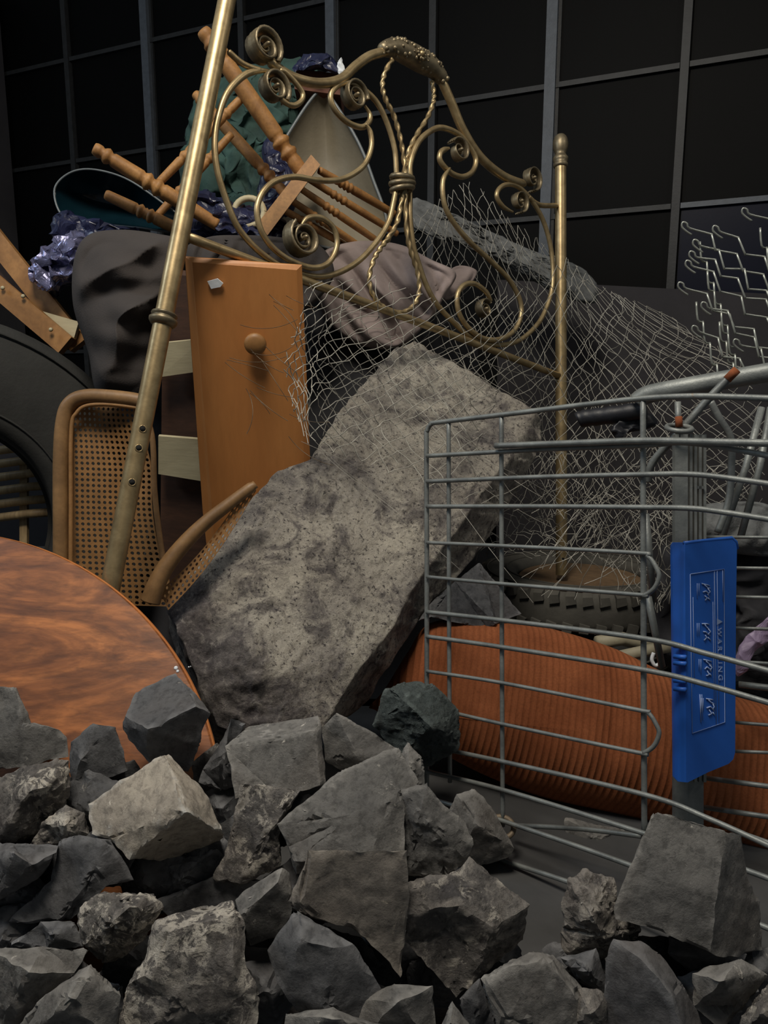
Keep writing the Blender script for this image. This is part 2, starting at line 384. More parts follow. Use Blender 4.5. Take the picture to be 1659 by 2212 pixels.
# posts
pl0, pl1 = Hb(233, 1295), Hb(505, -75)
pr = .0178
left = obj('post', *rod(pl0, pl1, pr, 24), 'brass', HB, sharp=.8)
rb, rt = Hb(1213, 1242), Hb(1211, 362)
obj('post', *rod(rb, rt, pr*.98, 24), 'brass', HB, sharp=.8)
def axpt(y):  # point on left post at pixel row y
    t = (1295-y)/1370.0
    lo, hi = 0, 1
    for _ in range(30):
        m = (lo+hi)/2; q = pl0.lerp(pl1, m)-CP; yy = H/2-F*q.dot(UP)/q.dot(FW)
        if yy > y: lo = m
        else: hi = m
    return pl0.lerp(pl1, lo)
ax = (pl1-pl0).normalized()
def collar(c, axd, R, name='collar'):
    prof = [(0, pr), (.1, R*.85), (.3, R), (.5, R*1.02), (.62, R*.82), (.7, R*.82), (.8, R*.95), (.92, R*.9), (1, pr)]
    obj(name, *lathe(c-axd*.014, c+axd*.014, prof, 24), 'brass_dk', HB)
collar(axpt(690), ax, .0265)
for y in (930, 971, 1044):
    c = axpt(y); tc_ = (CP-c); tc_ = (tc_-ax*tc_.dot(ax)).normalized()
    tc_ = (tc_ + Vector((1, 0, 0))*.1).normalized()
    obj('bolt_hole', *lathe(c+tc_*(pr-.004), c+tc_*(pr+.0006), [(0, .0052), (1, .0052)], 14), 'hole', HB)
    obj('bolt_rim', *tube([c+tc_*(pr-.0002)+(ax*math.cos(a)+ax.cross(tc_)*math.sin(a))*.0062 for a in [k*math.pi/8 for k in range(17)]], .0012, 5), 'brass', HB)
rax = (rt-rb).normalized()
for y in (1182, 1207):
    c = rb.lerp(rt, (1242-y)/880); tc_ = (CP-c); tc_ = (tc_-rax*tc_.dot(rax)).normalized()
    tc_ = (tc_+Vector((.25, 0, 0))).normalized()
    obj('bolt_hole', *lathe(c+tc_*(pr-.004), c+tc_*(pr+.0004), [(0, .005), (1, .005)], 14), 'hole', HB)
obj('finial', *lathe(rt, rt+rax*.105, [(0, .018), (.03, .022), (.1, .0225), (.14, .019), (.2, .023), (.28, .0235), (.33, .019), (.4, .016), (.46, .019), (.55, .0225), (.68, .024), (.8, .0225), (.9, .018), (.96, .012), (1, .003)], 24), 'brass_dk', HB)
# rails and scrolls
hcurve('lower_rail', [(395, 508), (660, 607), (930, 706), (1208, 812)], 9, ends=False, n=4, sides=12)
hcurve('top_rail', [(578, 128), (606, 152), (640, 170), (690, 180), (735, 172), (768, 143), (800, 121), (840, 110)], 10.5)
hcurve('top_rail', [(952, 170), (975, 222), (1002, 285), (1040, 342), (1090, 382), (1135, 399)], 9.5)
hcurve('arm_link', [(492, 110), (520, 135), (545, 147), (562, 152)], 6.5)
hcurve('arm_link', [(1140, 424), (1155, 438), (1172, 444), (1204, 444)], 5.5)
hcurve('scroll', [(600, 156), (560, 153), (525, 165), (490, 203), (470, 260), (464, 312), (470, 370), (488, 430), (509, 482), (533, 516), (566, 548), (603, 572), (650, 591), (690, 598), (734, 588), (778, 561), (815, 520), (839, 480), (851, 432), (857, 395), (856, 368), (852, 320), (835, 263), (812, 219), (778, 189), (748, 179), (724, 189), (714, 210), (724, 238), (751, 264), (781, 275), (797, 264), (799, 247), (788, 228)], 6.6)
hcurve('scroll', [(783, 272), (793, 290), (795, 322), (781, 358), (754, 381), (721, 393), (677, 393), (630, 386), (589, 395), (562, 418), (549, 449), (551, 482), (562, 511), (582, 538), (613, 562), (650, 578), (678, 581), (702, 571), (717, 547), (721, 520), (711, 493), (686, 474), (658, 475), (643, 492)], 6.4, .012)
hcurve('scroll', [(600, 156), (612, 158), (633, 179), (650, 203), (648, 220), (633, 230), (616, 226), (601, 214)], 6, .006)
hcurve('scroll', [(893, 400), (886, 378), (887, 350), (900, 314), (920, 290), (950, 276), (987, 288), (1014, 316), (1028, 345), (1021, 370), (1000, 382), (973, 373), (951, 348), (953, 328), (970, 320)], 6.2)
hcurve('scroll', [(966, 366), (951, 393), (953, 439), (969, 476), (1005, 521), (1051, 563), (1092, 604), (1115, 645), (1120, 678), (1106, 714), (1074, 734), (1037, 732), (1005, 709), (985, 677), (982, 640), (996, 618), (1019, 615), (1042, 631), (1056, 652)], 5.6, .01)
hcurve('scroll', [(888, 400), (886, 430), (886, 473), (893, 530), (902, 562), (919, 612), (942, 655), (976, 693), (1010, 723), (1050, 742), (1094, 744), (1131, 729), (1165, 695), (1185, 651), (1194, 611), (1193, 560), (1186, 517), (1173, 476), (1156, 444), (1138, 421), (1118, 403), (1097, 398), (1079, 407), (1073, 425), (1086, 446), (1108, 458)], 5.4)
# twisted ropes
hcurve('twisted_rod', [(845, 130), (829, 160), (824, 189), (832, 219), (849, 253), (861, 294), (869, 338), (872, 390), (864, 439), (855, 483), (835, 516), (818, 540), (804, 565), (795, 605), (805, 642), (829, 666), (863, 676), (890, 662), (903, 632), (900, 591), (887, 551), (877, 507), (873, 439), (874, 395)], 5, .004, twist=.36, n=16, sides=10)
hcurve('twisted_rod', [(938, 172), (942, 200), (940, 222), (928, 252), (906, 287), (888, 324), (879, 365), (876, 395), (870, 450), (850, 505), (832, 528)], 4.8, -.008, twist=.36, n=16, sides=10)
# knot binding
kc = Hb(869, 394); kx = (Hb(895, 400)-Hb(845, 390)).normalized(); ky = HN
for k, (dy, R) in enumerate(((-.016, 1.0), (-.003, 1.08), (.011, 1.0))):
    obj('knot_ring', *tube([kc+rax*dy+(kx*math.cos(a)*.029+ky*math.sin(a)*.022)*R+rax*.004*math.cos(a+k) for a in [j*math.pi/12 for j in range(25)]], .0072, 8), 'brass_dk', HB)
# leaf curls
def leaf(cx, cy, R, a0, turns, sgn, wdt=.034, off=.0):
    s = hbd(cx)/F; c = Hb(cx, cy, off); ux = (Hb(cx+10, cy)-Hb(cx, cy)).normalized(); uy = -(ux.cross(HN)); uy = uy if uy.z > 0 else -uy
    V, Fc = [], []; n = 46; cross = [(-1, .0), (-.85, .35), (-.5, .1), (-.25, .45), (0, .12), (.25, .45), (.5, .1), (.85, .35), (1, 0), (.6, -.35), (-.6, -.35)]
    m = len(cross)
    for i in range(n):
        t = i/(n-1); th = a0+sgn*turns*2*math.pi*t; r = R*s*(1-t)**.85+.0022; rad = ux*math.cos(th)+uy*math.sin(th)
        ww = wdt*.5*(.55+.45*math.sin(math.pi*min(1, t*1.5+.15)))*(1-.25*t); tt = .0105*(1-.45*t)*(R/28)
        for a, b in cross: V.append(c+rad*(r+b*tt)+HN*(a*ww))
    for i in range(n-1):
        for q in range(m): q2 = (q+1) % m; Fc.append([i*m+q, i*m+q2, (i+1)*m+q2, (i+1)*m+q])
    Fc.append(list(range(m))); Fc.append([(n-1)*m+q for q in range(m)])
    o = obj('leaf_curl', V, Fc, 'brass_dk', HB)
    obj('curl_eye', *lathe(c-HN*wdt*.45, c+HN*wdt*.5, [(0, .003), (.1, .005), (.9, .005), (1, .002)], 10), 'brass_dk', HB)
leaf(569, 103, 36, -1.1, 2.3, 1, .05)
leaf(592, 190, 32, -1.0, 2.3, 1, .04)
leaf(766, 208, 30, -.3, 2.2, 1, .036)
leaf(652, 516, 36, 2.0, 2.3, 1, .044)
leaf(990, 326, 24, 2.4, 1.8, -1, .036)
leaf(1148, 386, 25, -1.9, 1.8, 1, .036)
leaf(1121, 436, 22, -1.9, 1.8, 1, .034)
leaf(1046, 668, 20, .6, 1.8, 1, .03)
# crest ornament: body with rosettes and beads
cp = [Hb(x, y) for x, y in ((822, 108), (850, 104), (880, 115), (910, 132), (938, 150), (962, 180))]
cv = catmull(cp, 8)
def crv(t): return .010+.018*math.sin(math.pi*min(1, max(0, t)))**.6
cr = obj('crest_ornament', *tube(cv, crv, 14), 'brass_dk', HB)
rnd = random.Random(3)
for k in range(64):
    t = .03+.94*rnd.random(); p = cv[int(t*(len(cv)-1))]; T = (cv[-1]-cv[0]).normalized(); a = rnd.uniform(-1.5, 1.5)
    nn = (HN*math.cos(a)+T.cross(HN)*math.sin(a)).normalized(); c = p+nn*crv(t)*.95; r = rnd.uniform(.0035, .007)
    obj('leaf_bead', *lathe(c-nn*r*.6, c+nn*r*.8, [(0, r*.8), (.35, r), (.7, r*.75), (1, r*.2)], 7), 'brass_dk', cr)
rc = Hb(893, 128, .027)
for k in range(10):
    a = k*math.pi/5; u1 = T; u2 = T.cross(HN); dr = u1*math.cos(a)+u2*math.sin(a)
    obj('petal', *lathe(rc+dr*.004, rc+dr*.016+HN*.004, [(0, .0015), (.4, .0042), (.8, .0045), (1, .0015)], 7), 'brass_dk', cr)
obj('rosette_eye', *lathe(rc, rc+HN*.011, [(0, .008), (.5, .008), (.85, .005), (1, .001)], 12), 'brass', cr)

# ------------------------------------------------------------------ broken stones
from mathutils.geometry import delaunay_2d_cdt
def stone(label, outline, ridge, d, thick, mat, rough=.004, chip=.006, group='broken paving stones in the foreground pile', parent=None, name='broken_stone', back=.72, edge=.0075):
    sd = hash_(label); rn = random.Random(sd); n = len(outline); cx0 = sum(p[0] for p in outline)/n; cy0 = sum(p[1] for p in outline)/n
    pts = [(p[0], p[1], p[2] if len(p) > 2 else rn.uniform(-.005, .005)) for p in outline]; edges = []
    def idx(p):
        for k, q in enumerate(pts):
            if abs(q[0]-p[0])+abs(q[1]-p[1]) < 4: return k
        pts.append((p[0], p[1], p[2] if len(p) > 2 else 0)); return len(pts)-1
    for q in ridge:
        if isinstance(q, list):
            ii = [idx(p) for p in q]; edges += [(a, b) for a, b in zip(ii, ii[1:]) if a != b]
        else: idx(q)
    v2, e2, f2, ov, oe, _ = delaunay_2d_cdt([Vector((p[0], p[1])) for p in pts], edges, [list(range(n))], 1, 1e-4)
    dds = []
    for v, o_ in zip(v2, ov): dds.append(pts[o_[0]][2] if o_ else min(pts, key=lambda p: (p[0]-v.x)**2+(p[1]-v.y)**2)[2])
    if edges:      # make the facets between ridge lines flat
        cons = {tuple(sorted(e)) for e, q in zip(e2, oe) if any(k < len(edges) for k in q)}
        par = list(range(len(f2)))
        def find(a):
            while par[a] != a: a = par[a]
            return a
        ef = {}
        for k, f in enumerate(f2):
            for a, b in zip(f, f[1:]+f[:1]) if isinstance(f, list) else zip(f, tuple(f[1:])+tuple(f[:1])):
                e = tuple(sorted((a, b)))
                if e in ef and e not in cons: par[find(k)] = find(ef[e])
                ef[e] = k
        reg = {}
        for k, f in enumerate(f2): reg.setdefault(find(k), set()).update(f)
        X = np.array([[1, (v.x-cx0)/100, (v.y-cy0)/100] for v in v2]); dv = np.array(dds); d0 = dv.copy()
        for _ in range(25):
            acc = .45*d0; wt = np.full(len(dv), .45)
            for vs_i in reg.values():
                ii = list(vs_i); 
                if len(ii) < 4: acc[ii] += dv[ii]; wt[ii] += 1; continue
                c_, *_q = np.linalg.lstsq(X[ii], dv[ii], rcond=None); acc[ii] += X[ii] @ c_; wt[ii] += 1
            dv = acc/wt
        dds = list(dv)
    bm = bmesh.new(); fv = []; cx = sum(p[0] for p in pts[:n])/n; cy = sum(p[1] for p in pts[:n])/n
    for v, dd in zip(v2, dds):
        fv.append(bm.verts.new(P(v.x, v.y, d+dd)))
    for f in f2:
        try: bm.faces.new([fv[k] for k in f])
        except ValueError: pass
    bm.edges.index_update(); be = [e for e in bm.edges if len(e.link_faces) == 1]; bk = {}
    rel = {v: q for v, q in zip(fv, v2)}
    for e in be:
        for v in e.verts:
            if v not in bk:
                q = rel[v]; zd = (v.co-CP).dot(FW); bk[v] = bm.verts.new(P(cx+(q.x-cx)*back, cy+(q.y-cy)*back, d+thick*.9+.35*(zd-d)))
    bc = bm.verts.new(P(cx, cy, d+thick*1.15))
    for e in be:
        a, b = e.verts
        bm.faces.new((a, b, bk[b])); bm.faces.new((a, bk[b], bk[a])); bm.faces.new((bk[a], bk[b], bc))
    bmesh.ops.recalc_face_normals(bm, faces=bm.faces[:])
    for e in bm.edges:
        if len(e.link_faces) == 2 and e.calc_face_angle(0) > .3: e.smooth = False
    for _ in range(8):
        L = [e for e in bm.edges if e.calc_length() > edge]
        if not L: break
        bmesh.ops.subdivide_edges(bm, edges=L, cuts=1)
        bmesh.ops.triangulate(bm, faces=[f for f in bm.faces if len(f.verts) > 3])
        if len(bm.verts) > 9000: break
    bm.normal_update(); off = Vector((sd % 97, sd % 31, 0)); mv = []
    for v in bm.verts:
        sh = any(not e.smooth for e in v.link_edges)
        k = rough*(fbm(v.co*16+off, 3)*.8+.4*fbm(v.co*60+off, 2)+(.4*noise.noise(v.co*190+off) if rough > .0045 else 0))*(1 if rough < .005 else .75)
        m = v.normal*k
        if sh: m -= v.normal*chip*max(0, noise.noise(v.co*30+off)+.4*noise.noise(v.co*90+off)+.1); m += noise.noise_vector(v.co*70+off)*.0022
        mv.append(m)
    for v, k in zip(bm.verts, mv): v.co += k
    V = [v.co.copy() for v in bm.verts]; bm.verts.index_update(); Fc = [[v.index for v in f.verts] for f in bm.faces]; bm.free()
    o = obj(name, V, Fc, mat, parent, True, sharp=.5)
    if parent is None: tag(o, label, 'stone', group)
    return o
def hash_(s):
    h = 7
    for ch in s: h = (h*31+ord(ch)) % 100003
    return h
A = []
A.append(('smooth grey paving stone leaning on the round tabletop, cut off by the frame edge', [(-40, 1500), (0, 1484), (33, 1480), (68, 1560), (125, 1576), (146, 1592), (149, 1633), (70, 1652), (-40, 1672)], [[(33, 1480), (50, 1560, -.035), (70, 1652)], [(50, 1560), (125, 1576)], [(50, 1560), (-20, 1610, -.035)]], 1.10, .05, 'st_mid', .003))
A.append(('coarse purple-grey stone with crumbly face below the smooth leaning stone', [(-30, 1700), (50, 1656), (148, 1640), (150, 1700), (141, 1742), (100, 1768), (96, 1800), (40, 1832), (-30, 1845)], [(60, 1710, -.05), (100, 1700, -.045), (20, 1780, -.05)], 1.03, .06, 'st_rough', .009))
A.append(('small crumbling stone crusted with white crystals beside the pale dusty stone', [(142, 1740), (181, 1756), (190, 1802), (135, 1818), (60, 1828), (92, 1778)], [(140, 1785, -.03)], .99, .08, 'st_white', .007))
A.append(('small pyramid-shaped dark stone resting against the round tabletop', [(150, 1602), (200, 1560), (250, 1570), (279, 1664), (245, 1680), (160, 1692), (150, 1672)], [[(200, 1560), (172, 1640, -.035), (160, 1692)], [(172, 1640), (150, 1602)]], 1.07, .1, 'st_dark', .003))
A.append(('dark cube stone with a clean top face tilted against the round tabletop', [(293, 1494, .05), (378, 1454, .06), (425, 1500, .03), (458, 1540, .0), (436, 1580, 0), (433, 1608, 0), (408, 1668, .02), (325, 1650, .01), (262, 1573, .0), (270, 1548, .01)], [[(270, 1548), (320, 1576, -.045), (426, 1525, -.03), (458, 1540)], [(320, 1576), (325, 1650)], [(426, 1525), (425, 1500)]], 1.06, .07, 'st_dark', .002))
A.append(('pale dusty stone block with a broken dark underside on top of the pile', [(190, 1738, .03), (345, 1629, .04), (356, 1627, .04), (366, 1627, .045), (456, 1722, .02), (482, 1796, .01), (484, 1812, .07), (440, 1828, .09), (360, 1856, .09), (280, 1856, -.005), (230, 1814, .0), (198, 1804, .01)], [[(356, 1627), (402, 1752, -.055), (280, 1856)], [(402, 1752), (462, 1790, -.005), (482, 1796)], [(402, 1752), (440, 1790, .015)]], .94, .09, 'st_light', .004))
A.append(('dark wedge stone with a smooth face below the crystal-crusted stone', [(130, 1816), (172, 1808), (236, 1816), (262, 1850), (292, 1902), (230, 1915), (150, 1992), (15, 1992), (60, 1950), (110, 1900)], [[(172, 1808), (205, 1880, -.035), (130, 1985, -.03)], [(205, 1880), (236, 1816)], [(205, 1880), (230, 1915)]], .93, .12, 'st_dark', .004))
A.append(('black rounded stone lying under the coarse purple-grey stone', [(-30, 1850), (30, 1824), (128, 1824), (122, 1842), (86, 1896), (-30, 1962)], [(30, 1845, -.03), (70, 1870, -.03)], .92, .12, 'st_dark', .004))
A.append(('deeply shaded rough stone in the hollow under the pale dusty stone', [(240, 1832), (350, 1858), (470, 1832), (487, 1852), (464, 1920), (400, 1962), (340, 1962), (272, 1922)], [(390, 1900, -.03)], 1.0, .05, 'st_dark', .008))
A.append(('thin dark shard standing beside the large square block', [(428, 1690), (440, 1664), (500, 1552), (530, 1562), (504, 1620), (508, 1700), (480, 1708)], [(480, 1640, -.02)], 1.07, .06, 'st_dark', .005))
A.append(('large square grey block with a sloping top edge', [(486, 1612, 0), (530, 1571, .05), (685, 1546, .05), (693, 1560, .02), (704, 1692, 0), (660, 1706, 0), (590, 1712, -.02), (508, 1724, -.02), (497, 1660, -.02)], [[(486, 1612), (681, 1579, -.035), (685, 1546)], [(681, 1579), (691, 1696, -.03), (660, 1706)], [(500, 1690, -.03)]], 1.03, .13, 'st_mid', .002))
A.append(('thin flat slate-like slab tilted behind the big pyramid stone', [(696, 1580), (725, 1537), (800, 1580), (870, 1622), (872, 1650), (800, 1690), (735, 1662), (700, 1642)], [(770, 1630, -.015)], 1.08, .06, 'st_mid', .003))
A.append(('upright rough stone speckled with light flecks under the square block', [(518, 1692), (565, 1694), (652, 1706), (618, 1760), (604, 1800), (604, 1868), (522, 1913), (462, 1896), (486, 1850), (506, 1762)], [[(652, 1706), (585, 1790, -.04), (522, 1905, -.03), (522, 1913)], [(585, 1790), (604, 1868)]], .97, .1, 'st_rough', .006))
A.append(('big pyramid-shaped stone with one dark and one paler face', [(596, 1780, .0), (735, 1664, .02), (860, 1612, .05), (906, 1690, .04), (872, 1762, .02), (874, 1850, .01), (800, 1864, 0), (640, 1886, .01), (620, 1832, 0)], [[(735, 1664), (760, 1760, -.035), (800, 1850, -.045)], [(760, 1760), (640, 1860, -.03)], [(840, 1740, -.015)]], .95, .14, 'st_mid', .003))
A.append(('narrow splintered stone edge rising behind the big pyramid stone', [(858, 1650), (880, 1604), (912, 1640), (918, 1700), (880, 1742), (858, 1720)], [(885, 1660, -.015)], 1.03, .06, 'st_mid', .006))
A.append(('broad flat-faced taupe block with a jagged lower edge', [(622, 1950, -.005), (668, 1838, 0), (730, 1836, 0), (800, 1838, 0), (880, 1835, 0), (882, 1980, .02), (866, 2112, .01), (830, 2066, .0), (760, 2006, 0), (690, 1986, 0), (640, 1970, 0)], [[(668, 1838), (648, 1948, -.022), (640, 1970)], [(800, 1838), (836, 1900, -.012), (866, 2112)]], .84, .1, 'st_dust', .0025))
A.append(('chunky splintered stone with a pale side beside the cart wire', [(862, 1706), (922, 1690), (962, 1742), (1006, 1776), (1019, 1822), (1010, 1862), (960, 1896), (885, 1890), (862, 1850)], [[(922, 1690), (908, 1760, -.035), (885, 1890)], [(908, 1760), (955, 1800, -.03), (1019, 1822)], [(955, 1800), (960, 1896)]], .97, .1, 'st_mid', .007))
A.append(('tilted cube stone with a fractured dark hollow face', [(872, 1908, .0), (985, 1882, .03), (1016, 1846, .05), (1142, 1955, .04), (1130, 2030, .02), (1020, 2126, 0), (985, 2156, 0), (874, 2034, 0), (872, 1985, -.02)], [[(872, 1985), (940, 1962, -.03), (990, 1956, -.025), (1066, 2006, -.04), (1142, 1955)], [(1066, 2006), (1020, 2126)], [(960, 2010, .025), (1000, 2040, .02), (930, 2030, .02)]], .87, .13, 'st_rough', .006))
A.append(('worn block with a pale chipped edge at the bottom of the pile', [(1042, 2116, .0), (1150, 2050, .03), (1192, 2060, .03), (1262, 2136, .01), (1256, 2250, 0), (1080, 2250, 0)], [[(1042, 2116), (1100, 2090, -.025), (1180, 2072, -.02), (1240, 2150, -.03), (1256, 2250)], [(1100, 2090), (1090, 2200, -.03)]], .80, .12, 'st_mid', .005))
A.append(('jagged stone covered in bright white mineral flecks', [(1226, 1902), (1266, 1885), (1322, 1900), (1342, 1960), (1386, 2006), (1380, 2032), (1300, 2072), (1210, 2066), (1216, 2000)], [(1280, 1980, -.04), (1300, 2020, -.03)], .92, .11, 'st_white', .009))
A.append(('large wedge block standing against the cart wires', [(1325, 1958, -.0), (1405, 1762, .02), (1412, 1752, .02), (1566, 1794, .01), (1602, 1802, .05), (1614, 1900, .05), (1642, 1950, .05), (1650, 2056, .05), (1600, 2064, .03), (1535, 2062, .0), (1440, 2016, 0), (1330, 1986, 0)], [[(1566, 1794), (1548, 1930, -.03), (1535, 2062)], [(1420, 1900, -.012)]], .86, .13, 'st_mid', .0025))
A.append(('dark prism stone with a lighter sloping top beside the white-flecked stone', [(1308, 2072), (1326, 2030), (1382, 2030), (1422, 2060), (1472, 2122), (1502, 2180), (1530, 2250), (1300, 2250)], [[(1382, 2030), (1400, 2085, -.03), (1450, 2150, -.04), (1480, 2250, -.04)], [(1326, 2030), (1400, 2085)], [(1450, 2150), (1472, 2122)]], .80, .12, 'st_dark', .003))
A.append(('low grey stone below the large wedge block', [(1494, 2100), (1600, 2070), (1656, 2106), (1602, 2180), (1560, 2225), (1500, 2172)], [(1560, 2120, -.03)], .80, .1, 'st_mid', .004))
A.append(('crumbly pale stone corner cut off beside the low grey stone', [(1600, 2200), (1668, 2116), (1720, 2140), (1720, 2250), (1590, 2250)], [(1650, 2190, -.03)], .77, .1, 'st_rough', .008))
A.append(('small black stone wedged under the white-flecked stone', [(1208, 2066), (1286, 2050), (1318, 2130), (1300, 2152), (1248, 2120)], [(1270, 2100, -.02)], .84, .08, 'st_dark', .003))
A.append(('shaded block in the gap beneath the large wedge block', [(1445, 2020), (1610, 2060), (1590, 2100), (1500, 2110), (1440, 2062)], [(1510, 2070, -.01)], .90, .1, 'st_dark', .005))
A.append(('sparkling rough stone wedged between two larger blocks', [(1252, 2138), (1312, 2148), (1320, 2250), (1220, 2250)], [(1275, 2190, -.02)], .80, .08, 'st_rough', .007))
A.append(('tan crumbly stone between the dark wedge and the white-streaked block', [(174, 1970), (216, 1930), (330, 1936), (346, 1960), (322, 2012), (272, 2062), (220, 2082), (178, 2042)], [(250, 1985, -.04), (280, 1960, -.035)], .86, .1, 'st_rough', .009))
A.append(('big block with a thick white crust streak on its face', [(336, 1990, .0), (440, 1952, .03), (505, 1941, .03), (532, 1990, .01), (526, 2082, 0), (560, 2152, 0), (545, 2250, 0), (245, 2250, 0), (270, 2130, 0), (312, 2072, 0)], [[(336, 1990), (362, 2012, -.035), (512, 1974, -.035), (532, 1990)], [(362, 2012), (330, 2100, -.05), (390, 2180, -.05)], [(512, 1974), (500, 2100, -.05), (470, 2190, -.05)]], .79, .13, 'st_white', .006))
A.append(('slanting grey wedge rising beside the broad taupe block', [(505, 1942), (608, 1873), (626, 1884), (640, 1950), (602, 2022), (540, 2046), (514, 1978)], [[(608, 1873), (600, 1905, -.02), (524, 1975, -.025), (514, 1978)], [(600, 1905), (640, 1950)]], .88, .09, 'st_mid', .003))
A.append(('dark block under the jagged edge of the broad taupe block', [(574, 2052), (640, 1966), (700, 1998), (762, 2040), (804, 2110), (832, 2152), (806, 2250), (640, 2186), (608, 2142)], [[(640, 1966), (650, 2030, -.03), (720, 2050, -.045), (762, 2040)], [(720, 2050), (710, 2170, -.045)], [(650, 2030), (608, 2142)]], .80, .12, 'st_dark', .004))
A.append(('flat grey stone sliver below the dark block', [(618, 2190), (720, 2172), (830, 2215), (830, 2262), (610, 2262)], [(710, 2200, -.02)], .74, .08, 'st_mid', .003))
A.append(('grainy light grey stone at the corner of the pile', [(-30, 2046), (100, 2046), (192, 2050), (162, 2102), (20, 2262), (-30, 2262)], [(60, 2100, -.03)], .79, .1, 'st_mid', .005))
A.append(('grainy light grey stone with a flat slanted face beside the white-streaked block', [(10, 2250), (100, 2150), (196, 2084), (262, 2150), (252, 2262), (20, 2275)], [(150, 2160, -.03), (180, 2110, -.02)], .74, .1, 'st_mid', .005))
A.append(('smooth grey stone under the tilted cube stone', [(775, 2160), (850, 2120), (936, 2130), (945, 2262), (760, 2262)], [(860, 2165, -.02)], .79, .09, 'st_mid', .003))
A.append(('small pointed grey stone tip below the tilted cube stone', [(935, 2262), (975, 2165), (1045, 2262)], [(975, 2210, -.02)], .74, .06, 'st_mid', .003))
A.append(('black stone in the gap beside the worn chipped block', [(990, 2160), (1035, 2112), (1062, 2180), (1085, 2255), (1020, 2255)], [(1030, 2180, -.01)], .85, .07, 'st_dark', .003))
A.append(('dark low stone in the gap under the wedge stone', [(20, 2040), (90, 1992), (160, 1990), (180, 2044), (100, 2052)], [(110, 2020, -.015)], .90, .08, 'st_dark', .005))
A.append(('dull stone half hidden under the cart wires', [(958, 1780), (985, 1715), (1022, 1700), (1062, 1742), (1112, 1832), (1100, 1854), (1035, 1872), (985, 1850)], [(1030, 1780, -.03)], 1.28, .09, 'st_mid', .004))
A.append(('bluish grey stone on the bare floor behind the cart wires', [(1220, 1766), (1352, 1792), (1354, 1836), (1302, 1882), (1262, 1842), (1226, 1822)], [(1290, 1810, -.03)], 1.42, .08, 'st_mid', .003))
A.append(('green-grey craggy rock touching the orange cushion', [(805, 1565), (830, 1486), (870, 1470), (936, 1480), (990, 1532), (996, 1592), (986, 1622), (930, 1660), (860, 1640)], [(880, 1520, -.05), (930, 1570, -.06)], 1.34, .12, 'st_green', .007))
A.append(('dark slate block with a split face lying on the orange cushion', [(902, 1342, .02), (932, 1300, .02), (1036, 1214, .03), (1126, 1326, .02), (1076, 1346, 0), (1055, 1362, 0), (930, 1332, 0)], [[(982, 1256, -.01), (1070, 1347, -.05)], [(1036, 1214), (982, 1256)], [(982, 1256), (932, 1300)]], 1.58, .09, 'st_dark', .002))
A.append(('dull grey stone tucked behind the upright shard and the pale stone', [(408, 1650), (470, 1600), (500, 1680), (480, 1760), (440, 1740)], [], 1.13, .08, 'st_mid', .005))
A.append(('dark stone filling the gap left of the flecked upright stone', [(455, 1790), (505, 1760), (500, 1850), (470, 1870)], [], 1.03, .07, 'st_dark', .005))
A.append(('shadowed stone behind the small pyramid-shaped stone', [(140, 1680), (290, 1640), (330, 1700), (240, 1760), (150, 1750)], [], 1.1, .1, 'st_dark', .005))
A.append(('shadowed stone in the hollow between the tan stone and the slanting wedge', [(330, 1950), (470, 1890), (560, 1900), (540, 1960), (400, 2000)], [], .97, .09, 'st_dark', .006))
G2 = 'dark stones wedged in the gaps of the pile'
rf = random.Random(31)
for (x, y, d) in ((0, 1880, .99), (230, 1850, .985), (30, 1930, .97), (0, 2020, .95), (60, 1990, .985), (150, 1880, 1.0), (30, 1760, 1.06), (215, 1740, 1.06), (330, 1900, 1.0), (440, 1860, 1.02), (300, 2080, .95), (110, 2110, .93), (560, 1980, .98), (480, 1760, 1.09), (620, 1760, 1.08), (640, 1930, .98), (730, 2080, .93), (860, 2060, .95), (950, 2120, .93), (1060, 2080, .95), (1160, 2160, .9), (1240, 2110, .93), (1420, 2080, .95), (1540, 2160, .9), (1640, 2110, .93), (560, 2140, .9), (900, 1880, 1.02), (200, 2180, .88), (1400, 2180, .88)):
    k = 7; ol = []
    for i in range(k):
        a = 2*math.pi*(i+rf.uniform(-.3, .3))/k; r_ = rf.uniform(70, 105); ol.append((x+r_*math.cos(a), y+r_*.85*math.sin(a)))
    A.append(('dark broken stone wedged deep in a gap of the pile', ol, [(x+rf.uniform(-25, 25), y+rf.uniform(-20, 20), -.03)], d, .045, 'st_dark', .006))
for a in A:
    lab, ol, rg, d, th, mt, ro = a
    g = 'broken paving stones in the foreground pile'
    stone(lab, ol, rg, d, th, mt, ro, group=G2 if 'wedged deep' in lab else g)

